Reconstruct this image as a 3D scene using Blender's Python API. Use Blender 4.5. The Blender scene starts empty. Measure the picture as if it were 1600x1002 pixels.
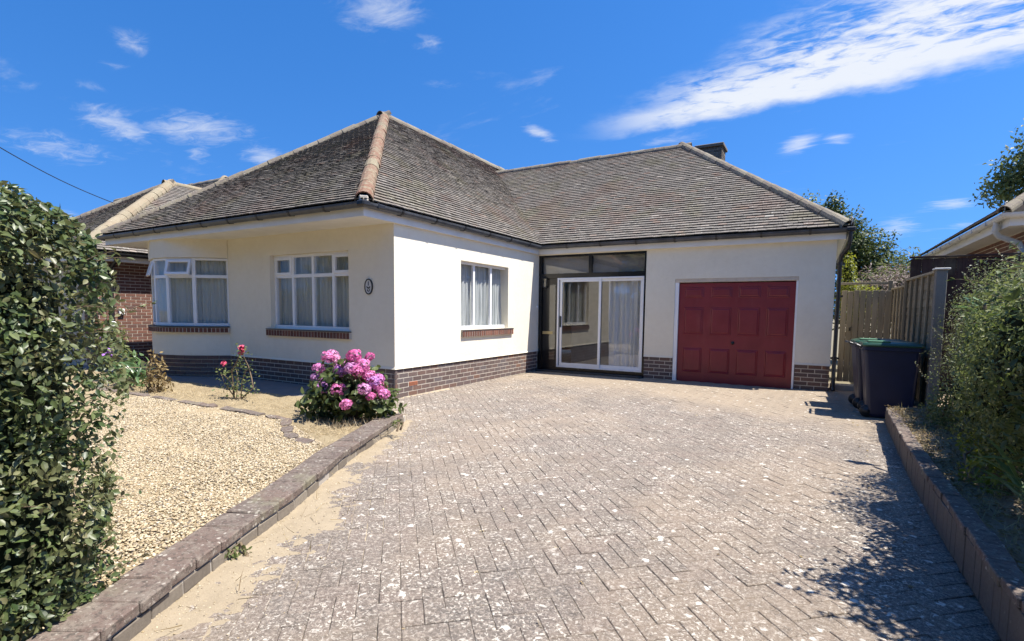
import bpy, math, random
import numpy as np
from mathutils import Vector, Matrix, noise as mnoise
R = math.radians
random.seed(7); rng = np.random.default_rng(7)
scene = bpy.context.scene
col = scene.collection

# ------------------------------------------------------------------ camera
CAM = Vector((5.7167, -6.2006, 1.4072)); F = 813.03; PY = 552.67
yaw, pit, rol = R(29.933), R(-4.592), R(0.61)
FW = Vector((-math.sin(yaw)*math.cos(pit), math.cos(yaw)*math.cos(pit), math.sin(pit)))
RT = Vector((math.cos(yaw), math.sin(yaw), 0)); UP = RT.cross(FW)
RT2 = RT*math.cos(rol)+UP*math.sin(rol); UP2 = -RT*math.sin(rol)+UP*math.cos(rol)
cd = bpy.data.cameras.new("camera"); cam = bpy.data.objects.new("camera", cd); col.objects.link(cam)
cd.sensor_width = 36; cd.sensor_fit = 'HORIZONTAL'; cd.lens = F*36/1600; cd.shift_y = (PY-501)/1600
cd.clip_start = .05; cd.clip_end = 2000
m = Matrix.Identity(4)
for i in range(3):
    m[i][0] = RT2[i]; m[i][1] = UP2[i]; m[i][2] = -FW[i]; m[i][3] = CAM[i]
cam.matrix_world = m
scene.camera = cam
def project(p):
    d = Vector(p)-CAM; c = d.dot(FW)
    if c < .1: return None
    return 800+F*d.dot(RT2)/c, PY-F*d.dot(UP2)/c, c

# ------------------------------------------------------------------ exposure, sun, sky
scene.view_settings.view_transform = 'Standard'; scene.view_settings.look = 'None'
scene.view_settings.gamma = 1; scene.view_settings.use_curve_mapping = False
scene.view_settings.exposure = 1.0
SUNDIR = Vector((.51, .125, 1)).normalized()
sd = bpy.data.lights.new("sun", 'SUN'); sun = bpy.data.objects.new("sun", sd); col.objects.link(sun)
sd.energy = 5.0; sd.angle = R(.53); sd.color = (1, .95, .87)
sun.rotation_euler = SUNDIR.to_track_quat('Z', 'Y').to_euler()
world = bpy.data.worlds.new("World"); scene.world = world; world.use_nodes = True
SKY_STRENGTH = .115; CLOUD_STRENGTH = .50
def build_sky():
    nt = world.node_tree; nt.nodes.clear(); L = nt.links.new
    def N(t, **k):
        n = nt.nodes.new(t)
        for a, v in k.items(): setattr(n, a, v)
        return n
    def inp(s, v):
        if isinstance(v, (int, float, tuple, Vector)): s.default_value = v
        else: L(v, s)
    def M(op, a, b=0., c=None):
        n = N('ShaderNodeMath', operation=op); inp(n.inputs[0], a); inp(n.inputs[1], b)
        if c is not None: inp(n.inputs[2], c)
        return n.outputs[0]
    def dot(v, d):
        n = N('ShaderNodeVectorMath', operation='DOT_PRODUCT'); L(v, n.inputs[0]); n.inputs[1].default_value = d
        return n.outputs['Value']
    def sstep(v, a, b):
        n = N('ShaderNodeMapRange', interpolation_type='SMOOTHSTEP'); inp(n.inputs[0], v)
        inp(n.inputs[1], a); inp(n.inputs[2], b); n.inputs[3].default_value = 0; n.inputs[4].default_value = 1
        return n.outputs[0]
    sky = N('ShaderNodeTexSky', sky_type='NISHITA'); sky.sun_disc = False
    sky.sun_elevation = math.asin(SUNDIR.z); sky.sun_rotation = math.atan2(SUNDIR.x, SUNDIR.y)
    sky.altitude = 0; sky.air_density = 1.0; sky.dust_density = .25; sky.ozone_density = 3.2
    hs = N('ShaderNodeHueSaturation'); hs.inputs['Saturation'].default_value = 1.33; hs.inputs['Value'].default_value = 1.0
    hs.inputs['Hue'].default_value = .507
    L(sky.outputs[0], hs.inputs['Color'])
    tc = N('ShaderNodeTexCoord'); nv = N('ShaderNodeVectorMath', operation='NORMALIZE'); L(tc.outputs['Generated'], nv.inputs[0]); d = nv.outputs[0]
    vm = N('ShaderNodeMapping'); vm.inputs['Scale'].default_value = (1, 1, .8); vm.inputs['Location'].default_value = (0, 0, .26); L(d, vm.inputs[0])
    vn = N('ShaderNodeVectorMath', operation='NORMALIZE'); L(vm.outputs[0], vn.inputs[0]); L(vn.outputs[0], sky.inputs['Vector'])
    sx = N('ShaderNodeSeparateXYZ'); L(d, sx.inputs[0])
    dz = M('MAXIMUM', sx.outputs[2], .06)
    qx = M('DIVIDE', sx.outputs[0], dz); qy = M('DIVIDE', sx.outputs[1], dz)
    cv = N('ShaderNodeCombineXYZ'); L(qx, cv.inputs[0]); L(qy, cv.inputs[1]); q = cv.outputs[0]
    def noise(v, scale, detail=8, rough=.6, dist=0., rot=0., sc=(1, 1, 1), off=(0, 0, 0)):
        mp = N('ShaderNodeMapping'); mp.inputs['Rotation'].default_value = (0, 0, rot); mp.inputs['Scale'].default_value = sc
        mp.inputs['Location'].default_value = off; L(v, mp.inputs[0])
        n = N('ShaderNodeTexNoise'); n.inputs['Scale'].default_value = scale; n.inputs['Detail'].default_value = detail
        n.inputs['Roughness'].default_value = rough; n.inputs['Distortion'].default_value = dist; L(mp.outputs[0], n.inputs['Vector'])
        return n.outputs['Fac']
    # the long bank of ripple cloud
    wob = M('MULTIPLY', M('SUBTRACT', noise(q, 3.2, 6, .6), .5), .5)
    lower = M('SUBTRACT', M('SUBTRACT', M('ADD', 2.93, M('MULTIPLY', qx, -.10)), M('MULTIPLY', M('MULTIPLY', qx, qx), .10)), M('ADD', qy, wob))
    upper = M('SUBTRACT', M('ADD', qy, wob), M('SUBTRACT', 1.86, M('MULTIPLY', qx, .72)))
    mb = M('MULTIPLY', sstep(lower, -.05, .22), sstep(upper, -.05, .55))
    mb = M('MULTIPLY', mb, sstep(qx, -1.42, -.85))
    mb = M('MULTIPLY', mb, sstep(qx, 3.5, 1.6))
    rip = noise(q, 9.5, 7, .62, .6, .35, (1, 1.9, 1))
    soft = noise(q, 2.6, 5, .55, .2)
    core = sstep(lower, .62, .10)
    rr = M('ADD', M('ADD', rip, M('MULTIPLY', M('SUBTRACT', soft, .5), .7)), M('MULTIPLY', core, .26))
    band = M('MULTIPLY', mb, sstep(rr, .28, .66))
    band = M('MULTIPLY', band, .90)
    # small scattered wisps : centre direction, streak direction, half length, half width, weight
    wsum = None
    def ray(px, py): return (RT2*((px-800)/F)-UP2*((py-PY)/F)+FW).normalized()
    for (x0, y0, x1, y1, w, k) in ((120, 170, 235, 215, 17, .75), (225, 195, 385, 208, 18, .8), (290, 225, 330, 250, 16, .45),
            (530, 12, 650, 22, 24, .8), (645, 62, 690, 70, 12, .55), (815, 195, 862, 216, 9, .8), (1220, 235, 1275, 215, 10, 1.0),
            (1288, 218, 1332, 216, 6, .8), (1450, 322, 1525, 316, 7, .8), (1370, 360, 1435, 352, 14, .65), (1480, 354, 1530, 350, 5, .5),
            (170, 55, 235, 75, 14, .5), (150, 95, 205, 105, 7, .35), (0, 215, 170, 245, 16, .55), (380, 240, 450, 250, 14, .7),
            (60, 338, 130, 345, 10, .8), (650, 130, 720, 135, 8, .35), (115, 130, 165, 142, 7, .3), (1010, 224, 1090, 214, 7, .6)):
        a, b = ray(x0, y0), ray(x1, y1); c = (a+b).normalized(); u = (b-a); hl = u.length*.55; u.normalize(); v = c.cross(u).normalized(); hw = w/F
        e1 = M('DIVIDE', dot(d, u), hl); e1 = M('SUBTRACT', e1, c.dot(u)/hl)
        e2 = M('DIVIDE', dot(d, v), hw); e2 = M('SUBTRACT', e2, c.dot(v)/hw)
        r2 = M('ADD', M('MULTIPLY', e1, e1), M('MULTIPLY', e2, e2))
        g = M('MULTIPLY', M('POWER', 2.718, M('MULTIPLY', r2, -1.)), k)
        g = M('MULTIPLY', g, M('GREATER_THAN', dot(d, c), .5))
        wsum = g if wsum is None else M('MAXIMUM', wsum, g)
    wn = noise(q, 5.5, 9, .66, .9, .2, (.75, 1.5, 1), (3, 1, 0))
    wisp = M('MULTIPLY', sstep(M('ADD', M('MULTIPLY', wsum, .85), M('MULTIPLY', M('SUBTRACT', wn, .5), 1.35)), .12, 1.05), sstep(wsum, .02, .30))
    # thin scattered cloud over the whole sky
    gn = noise(q, 1.1, 9, .62, .5, .3, (.8, 1.5, 1), (7, 2, 0))
    thin = M('MULTIPLY', sstep(gn, .60, .86), .45)
    allc = M('MAXIMUM', M('MAXIMUM', band, M('MULTIPLY', wisp, .66)), thin)
    allc = M('MULTIPLY', allc, sstep(sx.outputs[2], .0, .12))
    b1 = N('ShaderNodeBackground'); L(hs.outputs[0], b1.inputs[0]); b1.inputs[1].default_value = SKY_STRENGTH
    b2 = N('ShaderNodeBackground'); b2.inputs[0].default_value = (.93, .96, 1, 1); b2.inputs[1].default_value = CLOUD_STRENGTH
    mx = N('ShaderNodeMixShader'); L(allc, mx.inputs[0]); L(b1.outputs[0], mx.inputs[1]); L(b2.outputs[0], mx.inputs[2])
    out = N('ShaderNodeOutputWorld'); L(mx.outputs[0], out.inputs[0])
build_sky()
scene.cycles.max_bounces = 8; scene.cycles.transparent_max_bounces = 16; scene.cycles.caustics_reflective = False; scene.cycles.caustics_refractive = False

# ------------------------------------------------------------------ object helpers (everything is given in world metres)
def W(o):
    return (W(o.parent) @ o.matrix_basis) if o.parent else o.matrix_basis.copy()
def put(name, data, parent=None, mat=None, world=None):
    o = bpy.data.objects.new(name, data); col.objects.link(o)
    if mat is not None and data is not None and len(data.materials) == 0: data.materials.append(mat)
    wm = world if world is not None else Matrix.Identity(4)
    if parent is not None:
        o.parent = parent; o.matrix_basis = W(parent).inverted() @ wm
    else: o.matrix_basis = wm
    return o
def tag(o, label=None, cat=None, group=None, kind=None):
    if label: o['label'] = label
    if cat: o['category'] = cat
    if group: o['group'] = group
    if kind: o['kind'] = kind
    return o
def thing(name, loc, label, cat, group=None):
    return tag(put(name, None, None, None, Matrix.Translation(Vector(loc))), label, cat, group)
def copy_tree(o, parent=None):
    c = o.copy(); col.objects.link(c)
    if parent: c.parent = parent
    for ch in [x for x in bpy.data.objects if x.parent == o]: copy_tree(ch, c)
    return c

class MB:
    def __init__(s): s.v = []; s.f = []; s.sm = []
    def add(s, vs, fs, smooth=False):
        n = len(s.v); s.v += [tuple(v) for v in vs]; s.f += [tuple(i+n for i in f) for f in fs]; s.sm += [smooth]*len(fs); return s
    def box(s, x0, x1, y0, y1, z0, z1, M=None, b=0.):
        if b <= 0:
            vs = [(x, y, z) for z in (z0, z1) for y in (y0, y1) for x in (x0, x1)]
            fs = [(0, 2, 3, 1), (4, 5, 7, 6), (0, 1, 5, 4), (2, 6, 7, 3), (0, 4, 6, 2), (1, 3, 7, 5)]
        else:
            vs = []; cx, cy, cz = (x0+x1)/2, (y0+y1)/2, (z0+z1)/2; hx, hy, hz = (x1-x0)/2, (y1-y0)/2, (z1-z0)/2
            b = min(b, hx*.45, hy*.45, hz*.45); idx = {}
            for sx in (-1, 1):
                for sy in (-1, 1):
                    for sz in (-1, 1):
                        for a in range(3):
                            e = [hx-b, hy-b, hz-b]; e[a] += b
                            idx[sx, sy, sz, a] = len(vs); vs.append((cx+sx*e[0], cy+sy*e[1], cz+sz*e[2]))
            fs = []
            S = (-1, 1)
            for sg in S:
                fs.append([idx[sg, -1, -1, 0], idx[sg, 1, -1, 0], idx[sg, 1, 1, 0], idx[sg, -1, 1, 0]][::sg])
                fs.append([idx[-1, sg, -1, 1], idx[-1, sg, 1, 1], idx[1, sg, 1, 1], idx[1, sg, -1, 1]][::sg])
                fs.append([idx[-1, -1, sg, 2], idx[1, -1, sg, 2], idx[1, 1, sg, 2], idx[-1, 1, sg, 2]][::sg])
            for s1 in S:
                for s2 in S:
                    k = s1*s2
                    fs.append([idx[s1, s2, -1, 0], idx[s1, s2, -1, 1], idx[s1, s2, 1, 1], idx[s1, s2, 1, 0]][::k])
                    fs.append([idx[s1, -1, s2, 0], idx[s1, 1, s2, 0], idx[s1, 1, s2, 2], idx[s1, -1, s2, 2]][::k])
                    fs.append([idx[-1, s1, s2, 1], idx[-1, s1, s2, 2], idx[1, s1, s2, 2], idx[1, s1, s2, 1]][::k])
            for s1 in S:
                for s2 in S:
                    for s3 in S:
                        fs.append([idx[s1, s2, s3, 0], idx[s1, s2, s3, 1], idx[s1, s2, s3, 2]][::s1*s2*s3])
        if M is not None: vs = [M @ Vector(v) for v in vs]
        return s.add(vs, fs)
    def tube(s, pts, r, n=8, caps=True):
        pts = [Vector(p) for p in pts]; rs = r if isinstance(r, (list, tuple)) else [r]*len(pts)
        vs = []; fs = []; ref = None
        for i, p in enumerate(pts):
            t = (pts[min(i+1, len(pts)-1)]-pts[max(i-1, 0)]).normalized()
            if ref is None: ref = t.orthogonal().normalized()
            ref = (ref-t*ref.dot(t)).normalized(); o2 = t.cross(ref)
            for k in range(n):
                a = 2*math.pi*k/n; vs.append(p+(ref*math.cos(a)+o2*math.sin(a))*rs[i])
        for i in range(len(pts)-1):
            for k in range(n):
                k2 = (k+1) % n; fs.append((i*n+k, i*n+k2, (i+1)*n+k2, (i+1)*n+k))
        s.add(vs, fs, True)
        if caps: s.add([vs[k] for k in range(n)], [tuple(range(n))[::-1]]); s.add([vs[(len(pts)-1)*n+k] for k in range(n)], [tuple(range(n))])
        return s
    def lathe(s, c, prof, n=16, axis=Vector((0, 0, 1)), sx=1., sy=1.):
        c = Vector(c); a = axis.normalized(); u = a.orthogonal().normalized() if abs(a.z) < .99 else Vector((1, 0, 0)); w = a.cross(u)
        vs = []; fs = []
        for (r, h) in prof:
            for k in range(n):
                t = 2*math.pi*k/n; vs.append(c+a*h+u*(r*math.cos(t)*sx)+w*(r*math.sin(t)*sy))
        for i in range(len(prof)-1):
            for k in range(n): fs.append((i*n+k, i*n+(k+1) % n, (i+1)*n+(k+1) % n, (i+1)*n+k))
        return s.add(vs, fs, True)
    def poly(s, pts): return s.add(pts, [tuple(range(len(pts)))])
    def extrude(s, pts2, z0, z1):       # closed 2-D outline (counter-clockwise) raised from z0 to z1
        n = len(pts2); vs = [(x, y, z0) for x, y in pts2]+[(x, y, z1) for x, y in pts2]
        fs = [tuple(range(n))[::-1], tuple(range(n, 2*n))]+[(i, (i+1) % n, n+(i+1) % n, n+i) for i in range(n)]
        return s.add(vs, fs)
    def sweep(s, path, prof):           # open path (x,y,z), closed profile (out,up); out = to the right of travel
        P = [Vector(p) for p in path]; n = len(prof); vs = []; fs = []
        for i, p in enumerate(P):
            d1 = (P[i]-P[i-1]) if i else (P[1]-P[0]); d2 = (P[i+1]-P[i]) if i < len(P)-1 else d1
            d1.z = 0; d2.z = 0; d1.normalize(); d2.normalize()
            n1 = Vector((d1.y, -d1.x, 0)); n2 = Vector((d2.y, -d2.x, 0)); o = n1+n2; o = o/ max(o.length_squared/2, .2)
            for (a, b) in prof: vs.append(p+o*a+Vector((0, 0, b)))
        for i in range(len(P)-1):
            for k in range(n): fs.append((i*n+k, i*n+(k+1) % n, (i+1)*n+(k+1) % n, (i+1)*n+k)[::-1])
        fs.append(tuple(range(n))); fs.append(tuple(range((len(P)-1)*n, len(P)*n))[::-1])
        return s.add(vs, fs)
    def mesh(s, name='m'):
        me = bpy.data.meshes.new(name); me.from_pydata(s.v, [], s.f); me.update()
        if any(s.sm): me.polygons.foreach_set('use_smooth', s.sm)
        return me
    def build(s, name, mat, parent=None): return put(name, s.mesh(name), parent, mat)
def arr_mesh(name, verts, faces_t, copies, k):
    """verts (copies*k,3); faces_t = template faces (index lists) repeated for every copy"""
    me = bpy.data.meshes.new(name); nv = len(verts)
    me.vertices.add(nv); me.vertices.foreach_set('co', np.asarray(verts, np.float32).ravel())
    tl = np.array([len(f) for f in faces_t]); flat = np.concatenate([np.array(f) for f in faces_t])
    loops = (np.arange(copies)[:, None]*k+flat[None, :]).ravel()
    tot = np.tile(tl, copies); start = np.concatenate([[0], np.cumsum(tot)[:-1]])
    me.loops.add(len(loops)); me.loops.foreach_set('vertex_index', loops.astype(np.int32))
    me.polygons.add(len(tot)); me.polygons.foreach_set('loop_start', start.astype(np.int32))
    try: me.polygons.foreach_set('loop_total', tot.astype(np.int32))
    except Exception: pass
    me.update(calc_edges=True); me.validate()
    return me
# pieces: (kind, Matrix); the ones that show largest become objects, the rest one joined part
def emit(parent, name, rest, mat, kinds, items, limit=300, sizes=None):
    kb = {k: mb.mesh(name) for k, mb in kinds.items()}
    for me in kb.values():
        me.materials.append(mat)
    area = {k: (sizes or {}).get(k, 1.) for k in kinds}
    def score(it):
        c = it[1].to_translation(); q = project(c)
        if q is None or not (-25 < q[0] < 1625 and -25 < q[1] < 1027): return 0
        return area[it[0]]/q[2]**2
    sc = [score(it) for it in items]; order = sorted(range(len(items)), key=lambda i: -sc[i])
    single = set(i for i in order[:limit] if sc[i] > 0)
    inv = W(parent).inverted(); big = MB()
    for i, (k, Mx) in enumerate(items):
        if i in single:
            o = bpy.data.objects.new(name, kb[k]); col.objects.link(o); o.parent = parent; o.matrix_basis = inv @ Mx
        else:
            mb = kinds[k]; big.add([Mx @ Vector(v) for v in mb.v], mb.f, mb.sm[0])
    if big.v: tag(big.build(rest, mat, parent), kind='stuff')

# ------------------------------------------------------------------ materials
class MT:
    def __init__(s, name):
        s.m = bpy.data.materials.new(name); s.m.use_nodes = True; s.nt = s.m.node_tree; s.nt.nodes.clear()
        s.out = s.N('ShaderNodeOutputMaterial'); s.b = s.N('ShaderNodeBsdfPrincipled'); s.L(s.b.outputs[0], s.out.inputs[0])
        s.pos = s.N('ShaderNodeNewGeometry')
    def N(s, t, **k):
        n = s.nt.nodes.new(t)
        for a, v in k.items(): setattr(n, a, v)
        return n
    def L(s, a, b): s.nt.links.new(a, b)
    def I(s, sock, v):
        if isinstance(v, bpy.types.NodeSocket): s.L(v, sock)
        else: sock.default_value = v if not (isinstance(v, tuple) and len(v) == 3 and sock.type == 'RGBA') else (*v, 1)
    def M(s, op, a, b=0.):
        n = s.N('ShaderNodeMath', operation=op); s.I(n.inputs[0], a); s.I(n.inputs[1], b); return n.outputs[0]
    def noise(s, scale, detail=4, rough=.55, sc=None, dist=0.):
        n = s.N('ShaderNodeTexNoise'); n.inputs['Scale'].default_value = scale; n.inputs['Detail'].default_value = detail
        n.inputs['Roughness'].default_value = rough; n.inputs['Distortion'].default_value = dist
        v = s.pos.outputs['Position']
        if sc:
            mp = s.N('ShaderNodeMapping'); mp.inputs['Scale'].default_value = sc; s.L(v, mp.inputs[0]); v = mp.outputs[0]
        s.L(v, n.inputs['Vector']); return n.outputs['Fac']
    def voro(s, scale, feature='F1'):
        n = s.N('ShaderNodeTexVoronoi', feature=feature); n.inputs['Scale'].default_value = scale; s.L(s.pos.outputs['Position'], n.inputs['Vector']); return n
    def ramp(s, fac, stops, interp='LINEAR'):
        n = s.N('ShaderNodeValToRGB'); n.color_ramp.interpolation = interp; e = n.color_ramp.elements
        while len(e) < len(stops): e.new(.5)
        for i, (p, c) in enumerate(stops): e[i].position = p; e[i].color = (*c, 1)
        s.L(fac, n.inputs[0]); return n.outputs['Color']
    def step(s, v, a, b, lo=0., hi=1.):
        n = s.N('ShaderNodeMapRange', interpolation_type='SMOOTHSTEP'); s.I(n.inputs[0], v); n.inputs[1].default_value = a; n.inputs[2].default_value = b
        n.inputs[3].default_value = lo; n.inputs[4].default_value = hi; return n.outputs[0]
    def mix(s, fac, a, b, mode='MIX'):
        n = s.N('ShaderNodeMix', data_type='RGBA', blend_type=mode); s.I(n.inputs[0], fac); s.I(n.inputs[6], a); s.I(n.inputs[7], b); return n.outputs[2]
    def rnd(s):                       # one random number per piece, joined or single
        o = s.N('ShaderNodeObjectInfo'); return s.M('FRACT', s.M('ADD', s.pos.outputs['Random Per Island'], o.outputs['Random']))
    def rnd2(s): return s.M('FRACT', s.M('MULTIPLY', s.rnd(), 17.31))
    def vary(s, colr, amt, r=None, sat=None):
        h = s.N('ShaderNodeHueSaturation'); s.I(h.inputs['Color'], colr)
        s.L(s.M('ADD', s.M('MULTIPLY', r or s.rnd2(), 2*amt), 1-amt), h.inputs['Value']); return h.outputs[0]
    def bump(s, h, dist=.004, strength=.6):
        n = s.N('ShaderNodeBump'); n.inputs['Distance'].default_value = dist; n.inputs['Strength'].default_value = strength; s.L(h, n.inputs['Height'])
        s.L(n.outputs[0], s.b.inputs['Normal']); return n
    def fin(s, colr, rough=.8, spec=.4, metal=0.):
        s.I(s.b.inputs['Base Color'], colr); s.I(s.b.inputs['Roughness'], rough); s.b.inputs['Specular IOR Level'].default_value = spec; s.b.inputs['Metallic'].default_value = metal
        return s.m
def plain(name, c, rough=.5, spec=.5, metal=0., var=.12, ns=6., bump=0.):
    t = MT(name); n = t.noise(ns, 6, .6); c2 = t.ramp(n, [(.3, tuple(x*(1-var) for x in c)), (.7, tuple(min(1, x*(1+var)) for x in c))])
    if bump: t.bump(t.noise(ns*12, 4), bump, .5)
    return t.fin(c2, rough, spec, metal)
def mat_render():
    t = MT('cream_render'); a = t.noise(1.3, 6, .6); b = t.noise(9, 6, .65)
    c = t.ramp(t.M('ADD', t.M('MULTIPLY', a, .6), t.M('MULTIPLY', b, .4)), [(.35, (.73, .665, .53)), (.65, (.795, .735, .60))])
    st = t.noise(5, 5, .7, (1, 1, .22)); c = t.mix(t.step(st, .58, .80, 0, .28), c, (.56, .48, .35))
    c = t.mix(t.step(t.noise(30, 6, .75), .62, .72, 0, .22), c, (.45, .38, .28))
    t.bump(t.M('ADD', t.noise(170, 3, .6), t.M('MULTIPLY', t.noise(14, 4), 1.6)), .004, .7); return t.fin(c, .9, .25)
def mat_tile():
    t = MT('clay_tile'); r = t.rnd(); n = t.noise(38, 5, .65)
    c = t.ramp(r, [(0, (.125, .112, .098)), (.3, (.150, .134, .118)), (.6, (.175, .157, .139)), (.8, (.165, .136, .118)), (.92, (.20, .18, .155)), (.98, (.20, .13, .10)), (1, (.36, .335, .29))])
    c = t.mix(t.step(n, .40, .72, 0, .75), c, (.30, .275, .235)); d = t.noise(11, 6, .7)
    c = t.mix(t.step(d, .56, .68, 0, .7), c, (.085, .072, .060)); mo = t.noise(1.1, 5, .6)
    c = t.mix(t.step(mo, .50, .68, 0, .55), c, (.17, .155, .10))
    red = t.noise(.75, 4, .6); c = t.mix(t.step(red, .52, .68, 0, .42), c, (.18, .115, .09))
    sp = t.voro(17); c = t.mix(t.M('MULTIPLY', t.step(sp.outputs['Distance'], .30, .12), t.step(t.noise(5, 3), .50, .62)), c, (.46, .44, .38))
    t.bump(t.noise(120, 4, .7), .004, .7); return t.fin(c, .95, .2)
def mat_hip():
    t = MT('hip_tile_clay'); r = t.rnd(); c = t.ramp(r, [(0, (.19, .095, .064)), (.45, (.20, .120, .083)), (.75, (.18, .145, .10)), (1, (.24, .20, .135))])
    c = t.mix(t.step(t.noise(9, 6, .7), .44, .64, 0, .8), c, (.25, .22, .15)); c = t.mix(t.step(t.noise(26, 5, .7), .58, .70, 0, .8), c, (.48, .44, .33))
    c = t.mix(t.step(t.noise(18, 6, .7), .62, .74, 0, .8), c, (.08, .07, .05)); t.bump(t.noise(60, 5, .7), .01, .7); return t.fin(c, .95, .2)
def mat_brick(name, stops, mort=.0):
    t = MT(name); r = t.rnd(); c = t.ramp(r, stops); n = t.noise(45, 5, .7)
    c = t.mix(t.step(n, .35, .75, 0, .45), c, tuple(x*.55 for x in stops[0][1])); c = t.mix(t.step(t.noise(28, 4, .7), .60, .74, 0, .35), c, (.34, .28, .23))
    t.bump(t.noise(150, 4, .7), .003, .7); return t.fin(c, .85, .3)
def mat_paver():
    t = MT('block_paving'); r = t.rnd(); off = t.N('ShaderNodeCombineXYZ'); t.L(t.M('MULTIPLY', r, 37.), off.inputs[0]); t.L(t.M('MULTIPLY', t.rnd2(), 23.), off.inputs[1])
    base = t.pos.outputs['Position']; va = t.N('ShaderNodeVectorMath', operation='ADD'); t.L(base, va.inputs[0]); t.L(off.outputs[0], va.inputs[1])
    def pn(scale, detail=4, rough=.55, dist=0.):
        n = t.N('ShaderNodeTexNoise'); n.inputs['Scale'].default_value = scale; n.inputs['Detail'].default_value = detail; n.inputs['Roughness'].default_value = rough; n.inputs['Distortion'].default_value = dist
        t.L(va.outputs[0], n.inputs['Vector']); return n.outputs['Fac']
    c = t.ramp(r, [(0, (.090, .075, .066)), (.3, (.120, .097, .083)), (.55, (.135, .105, .090)), (.75, (.158, .114, .095)), (.9, (.115, .099, .090)), (1, (.165, .128, .107))])
    g = t.noise(190, 5, .8); c = t.mix(t.step(g, .38, .64), t.mix(.62, c, (.055, .048, .042)), t.mix(.42, c, (.40, .335, .27)))
    big = t.noise(.5, 5, .62); c = t.mix(t.step(big, .46, .62, 0, .55), c, (.26, .200, .142))
    st = t.noise(.9, 6, .65, None, .6); c = t.mix(t.step(st, .54, .70, 0, .45), c, (.105, .095, .088))
    m3 = pn(16, 7, .72, .5); c = t.mix(t.step(m3, .52, .66, 0, .6), c, (.075, .064, .056))
    m2 = pn(48, 7, .78, .4); c = t.mix(t.step(m2, .47, .60, 0, .74), c, (.335, .280, .228))
    xy = t.N('ShaderNodeSeparateXYZ'); t.L(base, xy.inputs[0]); wash = t.M('ADD', t.M('ADD', xy.outputs[1], t.M('MULTIPLY', xy.outputs[0], .38)), t.M('MULTIPLY', t.noise(.8, 5, .65), 3.2))
    wf = t.step(wash, 4.4, 6.2); c = t.mix(t.M('MULTIPLY', wf, .58), c, (.335, .268, .19))
    dens = t.step(t.noise(1.6, 4, .6), .38, .60, .35, 1.)
    dens = t.M('MULTIPLY', dens, t.M('SUBTRACT', 1., t.M('MULTIPLY', wf, .7)))
    l1 = pn(21, 6, .62, .9); c = t.mix(t.M('MULTIPLY', t.step(l1, .60, .65), dens), c, (.62, .57, .49))
    l2 = pn(55, 5, .6, .7); c = t.mix(t.M('MULTIPLY', t.step(l2, .565, .62, 0, .9), dens), c, (.56, .51, .43))
    v = t.voro(8); c = t.mix(t.M('MULTIPLY', t.step(t.M('ADD', v.outputs['Distance'], t.M('MULTIPLY', t.noise(45, 4), .34)), .36, .29), t.step(t.noise(6, 3), .46, .56)), c, (.60, .565, .50))
    t.bump(t.M('ADD', t.noise(230, 3, .7), t.M('MULTIPLY', m2, 1.5)), .005, .75); return t.fin(c, .92, .25)
def mat_sand(name, a, b, bs=.004):
    t = MT(name); n = t.noise(140, 5, .75); l = t.noise(4, 6, .65); c = t.ramp(t.M('ADD', t.M('MULTIPLY', n, .6), t.M('MULTIPLY', l, .4)), [(.35, a), (.65, b)])
    c = t.mix(t.step(t.noise(32, 5, .7), .60, .72, 0, .55), c, tuple(x*.45 for x in a)); t.bump(t.M('ADD', n, t.noise(26, 4)), bs, .8); return t.fin(c, .95, .2)
def mat_stone():
    t = MT('flint_gravel'); r = t.rnd()
    c = t.ramp(r, [(0, (.27, .20, .115)), (.25, (.40, .32, .20)), (.5, (.51, .43, .295)), (.68, (.32, .24, .135)), (.82, (.62, .55, .42)), (.91, (.21, .165, .115)), (1, (.10, .09, .08))])
    c = t.mix(t.step(t.noise(90, 3), .5, .7, 0, .3), c, (.40, .31, .2)); return t.fin(c, .75, .35)
def mat_leaf(name, stops, trans=.35, rough=.4, spec=.5, tip=None):
    t = MT(name); r = t.rnd(); c = t.ramp(r, stops); c = t.mix(t.step(t.noise(3.5, 4), .40, .66, 0, .35), c, tuple(min(1, x*1.5) for x in stops[-1][1]))
    bf = t.N('ShaderNodeNewGeometry').outputs['Backfacing']; c = t.mix(t.M('MULTIPLY', bf, .40), c, tuple(min(1, x*1.1+.02) for x in stops[-1][1]))
    t.fin(c, rough, spec); tr = t.N('ShaderNodeBsdfTranslucent'); h = t.N('ShaderNodeHueSaturation'); h.inputs['Saturation'].default_value = 1.15; h.inputs['Value'].default_value = 1.3
    t.L(c, h.inputs['Color']); t.L(h.outputs[0], tr.inputs[0]); mx = t.N('ShaderNodeMixShader'); mx.inputs[0].default_value = trans
    t.L(t.b.outputs[0], mx.inputs[1]); t.L(tr.outputs[0], mx.inputs[2]); t.L(mx.outputs[0], t.out.inputs[0]); return t.m
def mat_wood(name, a, b, axis='z'):
    t = MT(name); sc = {'z': (30, 30, 1.6), 'x': (1.6, 30, 30), 'y': (30, 1.6, 30)}[axis]
    n = t.noise(1.2, 8, .7, sc, .6); c = t.ramp(n, [(.3, a), (.7, b)]); c = t.vary(c, .2, t.rnd())
    c = t.mix(t.step(t.noise(2.2, 5), .5, .72, 0, .4), c, (.17, .17, .12)); t.bump(n, .003, .6); return t.fin(c, .9, .25)
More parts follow.
